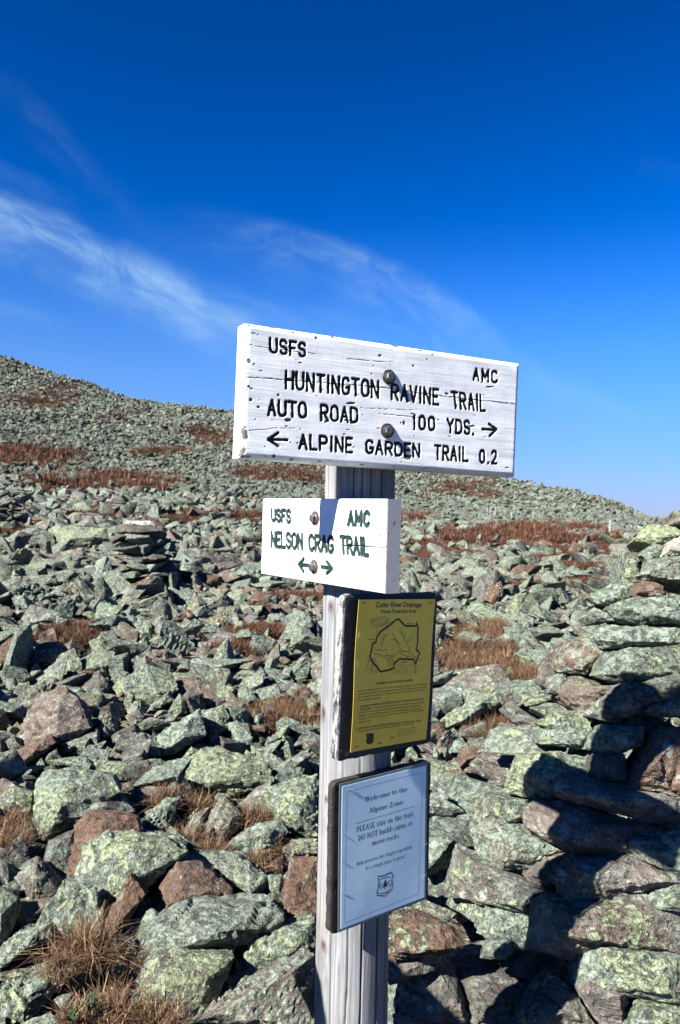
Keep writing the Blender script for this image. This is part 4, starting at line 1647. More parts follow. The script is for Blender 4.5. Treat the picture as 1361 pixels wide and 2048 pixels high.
def crisp(P, target, bev, seed, amt=1.0, size=None):
    """angular rock: the hull of P with worn edges, cut into small faces and weathered"""
    P = np.asarray(P)
    ext = P.max(0) - P.min(0)
    sz = size or float(np.cbrt(np.prod(np.maximum(ext, .3 * ext.max())))) / 2
    bm = bmesh.new()
    for v in P:
        bm.verts.new(v)
    r_ = bmesh.ops.convex_hull(bm, input=bm.verts)
    bmesh.ops.delete(bm, geom=[v for v in bm.verts if not v.link_faces], context='VERTS')
    if target:
        bmesh.ops.dissolve_limit(bm, angle_limit=R(7), verts=bm.verts, edges=bm.edges)
    if bev:
        bmesh.ops.bevel(bm, geom=list(bm.edges), offset=bev * sz, offset_type='OFFSET', segments=1, profile=.5, affect='EDGES', clamp_overlap=True)
    bmesh.ops.triangulate(bm, faces=bm.faces)
    if target:
        L = target * sz
        for k in range(7):
            es = [e for e in bm.edges if e.calc_length() > L]
            if not es:
                break
            bmesh.ops.subdivide_edges(bm, edges=es, cuts=1)
            bmesh.ops.triangulate(bm, faces=[f for f in bm.faces if len(f.verts) > 3])
    bmesh.ops.recalc_face_normals(bm, faces=bm.faces)
    bm.normal_update()
    bm.verts.index_update()
    V = np.array([tuple(v.co) for v in bm.verts])
    N = np.array([tuple(v.normal) for v in bm.verts])
    F = np.array([[v.index for v in f.verts] for f in bm.faces])
    bm.free()
    if amt:
        V = rough(V, N, sz, seed, amt)
    return V, F


def hull_rock(P, target, seed, amt=1.15):
    return crisp(P, target, .014, seed, amt)


def random_rock(target, seed, dims, amt=1.0, bev=.03, n=None):
    """angular block of half-sizes dims round the origin"""
    rg = np.random.default_rng(seed)
    k = n or rg.integers(9, 13)
    N = rg.normal(size=(k, 3))
    N /= ((np.abs(N) ** 4).sum(1) ** .25)[:, None]
    N *= rg.uniform(.72, 1.0, (k, 1))
    dims = np.asarray(dims)
    return crisp(N * dims, target, bev, seed, amt, float(np.cbrt(np.prod(dims))))


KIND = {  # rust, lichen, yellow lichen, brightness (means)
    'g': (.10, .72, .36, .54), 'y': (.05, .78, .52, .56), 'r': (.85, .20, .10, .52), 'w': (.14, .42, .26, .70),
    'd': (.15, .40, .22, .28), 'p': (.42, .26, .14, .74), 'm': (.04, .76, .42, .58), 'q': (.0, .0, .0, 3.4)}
CWORD = {'g': 'grey-green', 'y': 'yellow-lichened', 'r': 'rusty brown', 'w': 'pale grey', 'd': 'dark grey', 'p': 'pinkish', 'm': 'mint-green', 'q': 'white'}


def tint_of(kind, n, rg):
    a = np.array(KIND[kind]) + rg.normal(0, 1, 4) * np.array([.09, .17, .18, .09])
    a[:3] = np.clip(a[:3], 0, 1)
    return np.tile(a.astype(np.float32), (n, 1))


placed = []       # dict per rock: object, kind, pixel centre, size, name


def put_rock(name, V, F, kind, seed, base=None, sharp=22):
    rg = np.random.default_rng(seed + 999)
    b = base if base is not None else np.array([V[:, 0].mean(), V[:, 1].mean(), V[:, 2].min()])
    o = mesh_np(name, V - b, F, M_ROCK, None, True, tuple(b), attrs={'tint': tint_of(kind, len(V), rg)})
    try:
        o.data.set_sharp_from_angle(angle=R(sharp))
    except Exception:
        pass
    return o


def ZA(s, ox, oy, pts):
    return [(ox + x / s, oy + y / s) for x, y in pts]


# ---- rocks traced one by one: enlargement, outline, kind, label, short phrase for neighbours
L6, L5, R7, R8 = (2.127, 0, 1450), (2.127, 0, 960), (2.264, 760, 1000), (2.264, 760, 1450)
ROCKS = [
 (L6, [(45,170),(75,110),(140,70),(215,40),(240,75),(170,130),(80,180)], 'r', 'rusty slab lying on the big boulder at the left', 'the rusty slab at the left'),
 (L6, [(130,490),(145,260),(180,200),(300,180),(480,215),(515,285),(400,290),(270,330),(200,400),(195,490)], 'g', 'dark cracked boulder with layered top, below the rusty slab', 'the dark layered boulder'),
 (L6, [(200,410),(260,340),(420,285),(520,310),(580,370),(430,395),(330,430),(215,480)], 'g', 'green speckled lump on the front of the dark layered boulder', None),
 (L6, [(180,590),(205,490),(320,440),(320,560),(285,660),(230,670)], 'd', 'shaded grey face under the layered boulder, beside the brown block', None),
 (L6, [(285,650),(320,430),(365,365),(480,375),(580,400),(600,450),(430,465),(360,490),(310,690)], 'r', 'square-edged brown block with a dark face and pale left end', 'the square-edged brown block'),
 (L6, [(300,690),(360,490),(440,458),(560,460),(720,490),(800,540),(720,620),(640,690),(560,650),(450,840),(415,800),(320,745)], 'y', 'large boulder thick with yellow-green lichen behind the thin upright blade', 'the lichen-thick boulder'),
 (L6, [(415,930),(470,790),(550,630),(575,655),(620,720),(560,820),(470,950),(440,990)], 'r', 'thin upright blade of brown stone leaning right', 'the thin upright blade'),
 (L6, [(590,870),(640,760),(720,600),(745,550),(860,590),(990,700),(1000,745),(860,765),(740,780)], 'r', 'triangular boulder with a pointed top and dark rusty face', 'the pointed rusty boulder'),
 (L6, [(450,1070),(590,880),(700,790),(850,755),(960,765),(1190,785),(1210,840),(1060,930),(960,975),(800,965),(650,955),(540,1090)], 'g', 'long sparkling grey boulder across the front of the pointed rusty one', 'the long sparkling boulder'),
 (L6, [(570,1090),(610,1005),(660,950),(900,975),(1000,990),(950,1080),(920,1180),(830,1260),(640,1235),(590,1160)], 'y', 'round boulder with yellow lichen right behind the front grass tussock', 'the round yellow boulder'),
 (L6, [(1000,1055),(1060,920),(1210,860),(1345,830),(1348,955),(1240,1005),(1080,1085)], 'y', 'yellow-green block with a flat slanting top left of the post', 'the flat-topped yellow block'),
 (L6, [(760,1290),(900,1190),(1090,1100),(1340,975),(1350,1290)], 'w', 'huge speckled slab beside the foot of the post', 'the huge speckled slab'),
 (L6, [(965,1145),(990,1070),(1050,1060),(1088,1100),(1000,1155)], 'w', 'small smooth wedge under the flat-topped yellow block', None),
 (L6, [(-30,1130),(120,1060),(300,1005),(335,1040),(180,1140),(100,1290),(-30,1290)], 'g', 'broad smooth slab in the lower left corner', 'the broad corner slab'),
 (L6, [(-30,970),(60,890),(215,840),(220,900),(120,965),(-30,1060)], 'g', 'tilted slab at the left edge above the corner slab', None),
 (L6, [(20,805),(60,760),(230,742),(205,800),(90,862),(30,850)], 'p', 'smooth pink lens-shaped stone lying flat at the left', 'the pink lens-shaped stone'),
 (L6, [(60,650),(130,588),(190,590),(228,690),(170,742),(90,690)], 'w', 'pale block standing above the pink lens-shaped stone', None),
 (L6, [(-20,310),(60,262),(138,290),(132,360),(60,435),(-20,430)], 'y', 'yellow-green block at the left edge beside the layered boulder', None),
 (L6, [(40,545),(120,500),(188,520),(120,572),(50,585)], 'g', 'flat green stone in front of the left edge grass', None),
 (L6, [(952,515),(1080,428),(1200,408),(1228,452),(1110,605),(970,555)], 'w', 'pale smooth slab lying under thin grass stems left of the post', 'the pale slab under grass'),
 (L6, [(800,550),(880,538),(1020,558),(1138,650),(1130,680),(1100,750),(1030,755),(990,680),(900,620)], 'g', 'green-topped slab with a shaded brown front edge', 'the brown-edged green slab'),
 (L6, [(860,475),(900,365),(960,303),(1030,380),(1010,455),(940,495)], 'p', 'pinkish pointed stone between two grass tussocks', 'the pinkish pointed stone'),
 (L6, [(765,465),(820,380),(892,348),(880,435),(820,485)], 'w', 'pale block left of the pinkish pointed stone', None),
 (L6, [(620,285),(780,200),(870,88),(980,108),(1160,180),(1165,245),(1010,305),(880,305),(800,262),(700,275)], 'y', 'big bright lichen boulder with a black shaded hollow on its right', 'the bright lichen boulder'),
 (L6, [(1110,275),(1230,230),(1350,208),(1350,470),(1270,485),(1160,385)], 'y', 'large yellow-green boulder tucked behind the left side of the post', 'the boulder behind the post'),
 (L6, [(637,232),(710,188),(742,208),(660,253)], 'p', 'small pinkish flake below the bright lichen boulder', None),
 (L6, [(1198,705),(1240,558),(1350,565),(1352,775),(1340,835),(1240,842),(1200,795)], 'r', 'rust-stained upright stone touching the left side of the post', 'the rust-stained upright stone'),
 (L6, [(1192,530),(1240,488),(1350,488),(1350,545),(1230,573)], 'w', 'pale flat stone above the rust-stained upright one', None),
 (L6, [(1118,612),(1170,570),(1208,558),(1203,632),(1130,635)], 'r', 'small orange-brown chip left of the rust-stained upright stone', None),
 (L6, [(1138,640),(1200,640),(1213,662),(1192,742),(1148,702)], 'g', 'small green cube wedged below the orange-brown chip', None),
 (L6, [(598,375),(770,298),(778,340),(680,422),(648,402)], 'g', 'small leaning green stone beside the dark gap and grass', None),
 (L6, [(398,150),(560,158),(602,220),(500,242),(420,212)], 'g', 'flat green stone at the edge of the black gap', None),
 (L6, [(198,152),(360,128),(412,190),(250,172)], 'g', 'thin green ledge on top of the dark layered boulder', None),
 (L6, [(1215,160),(1290,128),(1342,160),(1322,212),(1240,205)], 'w', 'pale rounded stone near the brown tussock left of the post', None),
 (L6, [(590,105),(700,20),(850,-70),(880,40),(740,122),(640,142)], 'y', 'yellow speckled slab beside the black shadow gap', 'the yellow speckled slab'),
 (L6, [(0,690),(60,660),(110,700),(60,740),(0,750)], 'd', 'dark stone at the left edge over the pink lens', None),
 (L6, [(230,690),(290,670),(310,730),(260,760)], 'w', 'small pale stone against the foot of the lichen-thick boulder', None),
 (L5, [(60,1110),(120,1000),(150,950),(160,905),(280,878),(340,940),(352,1000),(388,1050),(320,1078),(330,1105),(240,1135),(60,1145)], 'p', 'big pinkish-grey boulder left with a black shadow on its right', 'the big pinkish boulder'),
 (L5, [(705,892),(760,840),(850,848),(940,900),(942,950),(850,925),(750,912)], 'p', 'smooth pinkish slab with a sharp shaded end', 'the smooth pinkish slab'),
 (L5, [(845,1035),(880,978),(950,958),(982,1010),(960,1065),(900,1105)], 'y', 'yellow block right of the speckled slab', None),
 (L5, [(328,882),(420,808),(460,870),(450,922),(380,915)], 'w', 'pale bluish block behind the big pinkish boulder', 'the pale bluish block'),
 (L5, [(478,882),(520,840),(575,830),(562,892),(500,915)], 'g', 'green block between the pale bluish one and the red sliver', None),
 (L5, [(868,705),(930,640),(1010,655),(1015,692),(960,722)], 'w', 'pale wedge beside the gravel patch', 'the pale wedge by the gravel'),
 (L5, [(608,602),(700,573),(722,622),(690,645),(620,625)], 'w', 'pale long stone in the middle of the stony strip', None),
 (L5, [(458,622),(520,598),(592,640),(582,692),(500,685)], 'p', 'pinkish block above the dark hollow at mid left', 'the mid-left pinkish block'),
 (L5, [(378,692),(440,648),(498,720),(440,758),(390,725)], 'g', 'green tilted block beside the dark hollow', None),
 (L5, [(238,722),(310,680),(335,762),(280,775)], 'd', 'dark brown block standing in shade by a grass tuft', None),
 (L5, [(58,722),(100,668),(162,690),(162,752)], 'g', 'green lump at the left beyond the big pinkish boulder', None),
 (L5, [(-10,275),(70,213),(160,198),(228,230),(235,280),(100,268)], 'y', 'large smooth lichen slab left of the small distant cairn', 'the large smooth slab'),
 (L5, [(203,212),(240,188),(450,208),(464,250),(380,284),(250,278)], 'y', 'long yellow-green slab nearly touching the small distant cairn', 'the long slab by the cairn'),
 (L5, [(255,305),(350,288),(374,330),(290,360)], 'w', 'pale grey boulder below the long slab by the cairn', None),
 (L5, [(118,412),(240,398),(244,442),(170,455)], 'w', 'pale tilted flake with a shaded end in the left middle', None),
 (L5, [(5,432),(70,408),(104,450),(70,505),(5,485)], 'g', 'rounded green boulder at the left edge of the middle ground', None),
 (L5, [(196,462),(260,448),(274,492),(210,500)], 'y', 'small yellow-green stone right of the pale tilted flake', None),
 (L5, [(1036,772),(1070,738),(1134,770),(1080,805)], 'r', 'reddish angular stone behind the brown tussock', 'the reddish angular stone'),
 (L5, [(656,838),(676,815),(692,870),(692,905),(664,885)], 'r', 'narrow red sliver standing on end', 'the red sliver'),
 (L5, [(1046,905),(1180,868),(1224,920),(1150,965),(1080,945)], 'y', 'greenish slab above the brown tussock left of the post', None),
 (L5, [(515,1065),(640,1008),(704,1020),(560,1105)], 'w', 'pale flat slab on the edge of the black shadow', None),
 (L5, [(538,972),(590,958),(614,1010),(560,1035)], 'w', 'pale small block above the pale flat slab', None),
 (L5, [(636,962),(720,898),(745,940),(680,975)], 'g', 'green stone under the smooth pinkish slab', None),
 (L5, [(698,785),(800,768),(814,810),(730,804)], 'g', 'low green stone above the smooth pinkish slab', None),
 (L5, [(1166,732),(1230,688),(1244,740),(1190,765)], 'g', 'green stone beside the gravel, just left of the post', None),
 (R7, [(468,425),(485,398),(550,363),(557,440),(510,468),(474,452)], 'r', 'red angular boulder standing alone right of the signs', 'the lone red boulder'),
 (R7, [(228,1022),(320,950),(420,888),(540,868),(565,920),(380,1015),(250,1055)], 'y', 'long green slab right of the golden notice with a dark shaded end', 'the long green slab'),
 (R7, [(298,1075),(480,998),(494,1060),(400,1095),(310,1095)], 'w', 'pale slab below the long green one', None),
 (R7, [(598,882),(700,848),(738,880),(640,905)], 'w', 'small white-grey stone among the orange tussocks', None),
 (R7, [(556,572),(700,588),(784,622),(700,645),(570,605)], 'g', 'flat green stone behind the orange tussocks', None),
 (R8, [(348,155),(370,98),(490,93),(504,140),(360,195)], 'r', 'orange-red stone above a pinkish one, right of the paper notice', 'the orange-red stone'),
 (R8, [(352,198),(480,138),(562,150),(558,192),(480,228),(370,210)], 'p', 'pinkish-white wedge resting below the orange-red stone', 'the pinkish-white wedge'),
 (R8, [(545,115),(620,85),(645,170),(580,205)], 'w', 'pale grey stone at the left foot of the stone pile', None),
 (R8, [(238,302),(260,218),(370,198),(498,240),(462,292),(428,360),(300,322)], 'r', 'rust-red slab tilted up just right of the paper notice', 'the rust-red slab'),
 (R8, [(215,655),(222,420),(300,388),(382,400),(412,462),(330,605),(270,672)], 'w', 'pale green slab beside the paper notice above a black gap', 'the slab beside the notice'),
 (R8, [(178,855),(260,788),(400,768),(442,800),(478,872),(430,905),(280,885)], 'p', 'small pinkish block with a dark right face below the notice', None),
 (R8, [(30,885),(150,858),(300,898),(384,1000),(340,1045),(200,975),(40,1060)], 'r', 'long rusty slab sticking out right of the post', 'the long rusty slab'),
 (R8, [(30,1070),(200,965),(300,1010),(250,1120),(40,1180)], 'w', 'pale slab under the long rusty slab by the post', None),
 (R8, [(90,1130),(200,962),(285,990),(335,1060),(410,1300),(400,1380),(60,1380)], 'g', 'pointed green rock half in shade at the foot of the post', 'the pointed half-shaded rock'),
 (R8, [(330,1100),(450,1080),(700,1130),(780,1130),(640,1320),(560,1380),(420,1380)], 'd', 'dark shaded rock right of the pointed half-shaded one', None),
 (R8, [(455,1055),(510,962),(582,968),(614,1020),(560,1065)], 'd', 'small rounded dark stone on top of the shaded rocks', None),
]
CAIRN = [
 (R8, [(578,310),(600,230),(640,130),(820,118),(862,180),(960,220),(985,245),(800,255),(800,340),(690,335)], 'y', 'bulky yellow-green stone at the left of the stone pile', 'the bulky yellow stone'),
 (R8, [(428,345),(470,308),(640,328),(792,345),(690,365),(650,445),(520,465),(430,455)], 'y', 'flat layered stone low on the left of the stone pile', None),
 (R8, [(408,475),(480,438),(640,438),(780,530),(835,560),(680,645),(550,662),(450,605)], 'g', 'rounded bulging stone with a black gap beneath it', 'the bulging stone'),
 (R8, [(296,775),(350,558),(440,608),(560,678),(690,718),(785,760),(700,795),(680,865),(470,815)], 'y', 'big sloping green slab below the bulging stone', 'the sloping green slab'),
 (R8, [(438,935),(480,818),(690,868),(665,1025),(560,985),(500,965)], 'g', 'green block between the sloping slab and the shaft of shadow', None),
 (R8, [(648,372),(700,345),(860,358),(1050,400),(1272,470),(1284,560),(1060,602),(880,592),(740,522),(650,465)], 'w', 'large pale stone with a sharp shadow across its right', 'the large pale shadowed stone'),
 (R8, [(753,292),(780,228),(870,222),(1180,318),(1400,340),(1400,440),(1200,442),(830,335)], 'g', 'long dark slab jutting left in the middle of the pile', 'the long dark jutting slab'),
 (R8, [(658,685),(760,598),(872,588),(862,652),(770,744),(690,734)], 'g', 'small tapered stone left of the shadowed boulder', None),
 (R8, [(748,695),(780,640),(880,598),(1060,598),(1190,588),(1350,680),(1400,720),(1200,772),(1010,804),(830,775)], 'g', 'rounded wide boulder half in shade, white crystal below it', 'the half-shaded wide boulder'),
 (R8, [(666,1015),(690,798),(760,768),(960,788),(1290,788),(1420,830),(1420,1050),(1230,1034),(910,975),(880,1070)], 'g', 'massive block low in the pile, the shadow shaft crossing it', 'the massive low block'),
 (R8, [(875,1180),(910,978),(1100,988),(1420,1050),(1420,1290),(1200,1224)], 'm', 'pale green block directly under the massive low block', 'the pale green lower block'),
 (R8, [(875,1185),(930,1128),(1132,1208),(1122,1272),(1100,1380),(1010,1380)], 'w', 'flat-faced pale stone at the bottom of the pile', None),
 (R8, [(620,1312),(780,1128),(882,1190),(990,1380),(640,1380)], 'w', 'wedge-shaped pale stone at the bottom, left of the flat-faced one', None),
 (R8, [(1128,292),(1190,170),(1232,98),(1270,18),(1390,10),(1390,150),(1312,292)], 'r', 'upright brown stone set on end at the right of the pile', 'the upright brown stone'),
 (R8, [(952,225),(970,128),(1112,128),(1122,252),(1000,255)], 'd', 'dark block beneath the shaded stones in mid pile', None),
 (R8, [(925,112),(950,60),(1000,0),(1200,8),(1195,92),(1080,132)], 'g', 'shaded rounded stone left of the upright brown stone', None),
 (R8, [(1315,305),(1350,150),(1420,120),(1420,330)], 'r', 'second brown stone on end at the right edge', None),
 (R8, [(715,85),(740,18),(900,-4),(965,10),(942,112),(860,102)], 'y', 'yellow stone left of the shaded rounded one', None),
 (R8, [(1105,1380),(1180,1258),(1420,1280),(1420,1380)], 'y', 'yellow-green stone in the lower right corner', None),
 (R8, [(1125,745),(1190,712),(1215,750),(1130,772)], 'q', 'small white crystal stone wedged below the wide boulder', None),
 (R8, [(1275,492),(1420,478),(1420,610),(1290,604)], 'g', 'shaded green stone at the right edge under the jutting slab', None),
 (R7, [(1312,114),(1335,48),(1420,42),(1420,118)], 'r', 'rusty topmost stone of the stone pile', 'the topmost stone'),
 (R7, [(1162,172),(1230,103),(1330,118),(1400,160),(1292,204),(1240,208)], 'y', 'flat yellowish stone near the top, jutting out left', 'the flat top stone'),
 (R7, [(1278,252),(1300,190),(1400,130),(1400,250)], 'q', 'white pointed stone near the top of the pile', 'the white pointed stone'),
 (R7, [(1093,372),(1100,238),(1152,238),(1178,275),(1172,372)], 'g', 'grey upright stone standing at the left shoulder of the pile', 'the upright shoulder stone'),
 (R7, [(1165,345),(1220,268),(1400,248),(1400,368),(1200,365)], 'y', 'broad speckled yellow block below the white pointed stone', 'the broad speckled block'),
 (R7, [(1138,432),(1160,378),(1210,358),(1282,390),(1284,442)], 'r', 'round pinkish-brown stone in the upper pile', 'the round brown stone'),
 (R7, [(942,437),(1070,368),(1165,368),(1145,445),(1060,485),(980,474)], 'g', 'pointed grey stone jutting out at the left of the upper pile', None),
 (R7, [(1026,492),(1060,468),(1150,440),(1400,438),(1400,555),(1180,564),(1060,535)], 'y', 'wide lichen slab overhanging a black gap', 'the wide overhanging slab'),
 (R7, [(942,522),(970,488),(1062,520),(1062,548),(970,555)], 'w', 'small pale stone under the pointed grey one', None),
 (R7, [(962,622),(1010,563),(1200,568),(1400,580),(1400,648),(1150,654),(1010,674)], 'm', 'flat mint-green stone below the black gap', 'the flat mint-green stone'),
 (R7, [(778,694),(800,648),(930,618),(1024,680),(992,722),(932,794),(800,774)], 'r', 'dark brown layered block with a pale top at the left', 'the dark brown layered block'),
 (R7, [(966,794),(1010,688),(1130,668),(1262,678),(1400,740),(1400,795),(1220,804),(1120,784),(1080,834)], 'y', 'lichen slab right of the dark brown layered block', 'the slab by the brown block'),
 (R7, [(815,892),(830,838),(1062,838),(1074,860),(940,972),(850,935)], 'p', 'pinkish-grey smooth block beside the edge of the shadow', None),
 (R7, [(716,1015),(790,958),(930,948),(962,1000),(922,1112),(820,1064)], 'y', 'bright yellow-green block on the left flank of the pile', 'the bright flank block'),
 (R7, [(716,1045),(760,1038),(830,1082),(820,1114),(730,1094)], 'w', 'thin pale flake under the bright flank block', None),
 (R7, [(926,975),(1060,838),(1112,798),(1204,860),(1204,954),(1060,1014)], 'g', 'shaded block just inside the left edge of the shadow', None),
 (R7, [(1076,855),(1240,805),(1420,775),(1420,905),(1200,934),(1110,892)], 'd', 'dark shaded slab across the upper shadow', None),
 (R7, [(755,805),(840,778),(852,832),(820,884),(760,874)], 'y', 'small yellow stone at the outer left edge of the pile', None),
 (R7, [(1195,960),(1260,900),(1420,890),(1420,985),(1260,985)], 'g', 'shaded stone above the upright brown stone', None),
 (R7, [(1180,250),(1230,200),(1300,190),(1285,255),(1220,280)], 'g', 'small layered stone under the flat top stone', None),
]

# the stone pile is a broken cone; these give its surface
CC = np.array([1.30, 2.75])


def cone_depth(x, y, push=0.0):
    d = ray(x, y)
    best = None
    for k in range(400):
        Y = 1.25 + k * .005
        X, Z = d.x / d.y * Y, d.z / d.y * Y
        r = .77 - .67 * (Z + .67)
        if math.hypot(X - CC[0], Y - CC[1]) <= max(r, .02):
            return Y
        e = math.hypot(X - CC[0], Y - CC[1]) - max(r, .02)
        if best is None or e < best[0]:
            best = (e, Y)
    return best[1]


def poly_center(P):
    xs = [p[0] for p in P]
    ys = [p[1] for p in P]
    return sum(xs) / len(xs), sum(ys) / len(ys)


polys = []        # outlines kept free of scattered stones: (pts, near depth)


def solid_points(P, depth_of, thick, bulge, rg, n_in=4, back_scale=.8):
    cx, cy = poly_center(P)
    pts = []
    for (x, y) in P:
        pts.append(at(x, y, depth_of(x, y)))
    for k in range(n_in):
        i = rg.integers(0, len(P))
        t = rg.uniform(.2, .7)
        x, y = cx + (P[i][0] - cx) * t, cy + (P[i][1] - cy) * t
        pts.append(at(x, y, depth_of(x, y) - bulge * rg.uniform(.35, 1.0)))
    for (x, y) in P:
        x, y = cx + (x - cx) * back_scale, cy + (y - cy) * back_scale
        Y = depth_of(x, y)
        q = at(x, y, Y)
        q = q + Vector((q.x * .05, 1, -.25 if back_scale < 1 else 0)).normalized() * thick
        pts.append(q)
    return np.array([list(p) for p in pts])


names_done = []
for i, (zz, pts, kind, label, lm) in enumerate(ROCKS):
    P = ZA(*zz, pts)
    rg = np.random.default_rng(100 + i)
    ymax = max(p[1] for p in P)
    xs = [p[0] for p in P]
    cx, cy = poly_center(P)
    h = hit(cx, ymax - 2)
    if zz is R8:
        d0 = cone_depth(cx, ymax) + .02 if False else min(h.y, 3.2) if h else 2.4
        if cy > 1850:
            d0 = 2.05
    else:
        d0 = h.y
    wpx, hpx = max(xs) - min(xs), ymax - min(p[1] for p in P)
    wm = math.sqrt(wpx * hpx) / FPX * d0
    lean = .75
    dep = lambda x, y: d0 + lean * (ymax - y) / FPX * d0
    V, F = hull_rock(solid_points(P, dep, wm * .75, wm * .30, rg, 6), .11 if wpx > 110 else .18, 100 + i)
    o = put_rock('rock', V, F, kind, 100 + i)
    tag(o, label, 'rock', 'loose rocks of the boulder field')
    polys.append((P, d0))
    placed.append(dict(o=o, kind=kind, c=(cx, cy), s=math.sqrt(wpx * hpx), lm=lm))
    names_done.append(label)
for i, (zz, pts, kind, label, lm) in enumerate(CAIRN):
    P = ZA(*zz, pts)
    rg = np.random.default_rng(400 + i)
    xs = [p[0] for p in P]
    ys = [p[1] for p in P]
    cx, cy = poly_center(P)
    d0 = cone_depth(cx, cy)
    sl = {k: cone_depth(cx, k) for k in (min(ys), max(ys))}
    lean = (sl[min(ys)] - sl[max(ys)]) / max(max(ys) - min(ys), 1)
    lean = max(0.0, min(lean, .004))
    side = (cone_depth(max(xs) - 3, cy) - cone_depth(min(xs) + 3, cy)) / max(max(xs) - min(xs), 1)
    side = max(-.003, min(side, .0015))
    dep = lambda x, y: d0 + lean * (cy - y) * .8 + side * (x - cx) * .6 + .085
    wpx, hpx = max(xs) - min(xs), max(ys) - min(ys)
    wm = math.sqrt(wpx * hpx) / FPX * d0
    V, F = hull_rock(solid_points(P, dep, max(wm * .8, .16), min(wm * .38, .10), rg, 7, .85), .13 if wpx > 80 else .2, 400 + i)
    o = put_rock('cairn_stone', V, F, kind, 400 + i)
    tag(o, label, 'stone', 'stones of the big cairn on the right')
    polys.append((P, d0))
    placed.append(dict(o=o, kind=kind, c=(cx, cy), s=math.sqrt(wpx * hpx), lm=lm))


def inside(P, x, y):
    c = False
    n = len(P)
    j = n - 1
    for i in range(n):
        if ((P[i][1] > y) != (P[j][1] > y)) and (x < (P[j][0] - P[i][0]) * (y - P[i][1]) / (P[j][1] - P[i][1] + 1e-9) + P[i][0]):
            c = not c
        j = i
    return c


# ------------------------------------------------------------------ core of the big cairn: stones that fill it behind and between the traced ones
auto = []
rg = np.random.default_rng(77)
z = 0.06
core = []
while z < 1.40:
    r = .77 - .67 * (z - EYE + .67) - .24
    hgt = rg.uniform(.10, .15)
    if r > .1:
        n = max(3, int(2 * math.pi * r / .36))
        a0 = rg.uniform(0, 6.28)
        for k in range(n):
            a = a0 + 2 * math.pi * k / n + rg.uniform(-.1, .1)
            core.append((CC[0] + r * math.cos(a), CC[1] + r * math.sin(a), z, a, rg.uniform(.15, .24), rg.uniform(.15, .22), hgt * .62))
    if False:
        n = int(2 * math.pi * (r - .35) / .42)
        for k in range(n):
            a = 2 * math.pi * k / n + rg.uniform(-.2, .2)
            core.append((CC[0] + (r - .35) * math.cos(a), CC[1] + (r - .35) * math.sin(a), z, a, .24, .24, hgt * .65))
    z += hgt
for i, (x, y, z, a, l, w, h) in enumerate(core):
    if (x < .28 and y < 1.85) or (x * math.cos(a) + y * math.sin(a)) / math.hypot(x, y) > .45:
        continue
    V, F = random_rock(.3, 900 + i, (w, l, h))
    ca, sa = math.cos(a), math.sin(a)
    V = V @ np.array([[ca, sa, 0], [-sa, ca, 0], [0, 0, 1]]) + np.array([x, y, z])
    kind = ['g', 'y', 'w', 'g', 'd'][i % 5]
    o = put_rock('cairn_stone', V, F, kind, 900 + i)
    u = pix((x, y, z))
    auto.append(dict(o=o, kind=kind, c=(u[0], u[1]) if u else (9999, 9999), s=2 * l / (u[2] if u else 9) * FPX, shape='flat stone', cat='stone', grp='stones of the big cairn on the right', core=True,
                     back=(math.cos(a) * (x) + math.sin(a) * y) > 0))

# ------------------------------------------------------------------ loose stones over the whole slope
def sample_band(r0, r1, cell, smin, smax, seed, amax=41):
    rg = np.random.default_rng(seed)
    out = []
    r = r0
    while r < r1:
        step = cell * .9
        n = int(2 * R(amax) * r / cell)
        a = np.linspace(-R(amax), R(amax), n) + rg.uniform(-.5, .5, n) * cell / r
        rr = r + rg.uniform(-.5, .5, n) * cell
        out.append(np.stack([rr * np.sin(a), rr * np.cos(a), smin + (smax - smin) * rg.random(n) ** 2.2], 1))
        r += step
    return np.concatenate(out)


bands = [sample_band(1.7, 5.5, .17, .05, .16, 1), sample_band(5.5, 11, .22, .06, .25, 2), sample_band(11, 24, .28, .07, .29, 3), sample_band(24, 48, .38, .09, .32, 4),
         sample_band(48, 90, .46, .10, .32, 5), sample_band(90, 175, .68, .14, .46, 6), sample_band(1.7, 4.5, .10, .02, .06, 7), sample_band(4.5, 11, .15, .04, .10, 8), sample_band(11, 26, .24, .05, .10, 9),
         sample_band(26, 50, .40, .07, .12, 10)]
SC = np.concatenate(bands)
# keep clear of the post, the cairn, the viewer
ok = (np.hypot(SC[:, 0] - .045, SC[:, 1] - 1.655) > .14) & (np.hypot(SC[:, 0] - CC[0], SC[:, 1] - CC[1]) > 1.15)
SC = SC[ok]
gzv = ground_z(SC[:, 0], SC[:, 1])
px, py, pf = pix_np(np.stack([SC[:, 0], SC[:, 1], gzv + SC[:, 2] * .3], 1))

# ---- patches of dry sedge, placed by where they stand on the slope
PATCH = [(95, 803, 62, 14), (45, 915, 100, 18), (205, 965, 115, 16), (300, 972, 60, 10), (420, 876, 42, 17), (405, 862, 40, 8), (560, 948, 95, 13), (650, 962, 50, 8), (500, 1036, 60, 8), (370, 1036, 40, 7),
         (205, 1030, 60, 8), (30, 1060, 40, 8), (930, 970, 60, 8), (965, 990, 45, 6), (880, 985, 30, 6), (1010, 1077, 150, 17), (1180, 1092, 120, 17), (870, 1090, 80, 12), (850, 1112, 55, 9), (1090, 1060, 90, 8), (960, 1105, 70, 6),
         (1090, 1118, 90, 8), (1185, 1167, 34, 9), (1080, 1172, 60, 6), (140, 1270, 45, 10), (530, 1265, 60, 9), (600, 1195, 50, 7), (480, 1300, 40, 7), (1180, 1130, 60, 8), (690, 1000, 40, 6), (820, 1040, 40, 6), (110, 775, 40, 6), (230, 835, 30, 6), (330, 905, 50, 6)]
pat = []
for (x, y, rx, ry) in PATCH:
    pat.append((x, y, rx, ry))
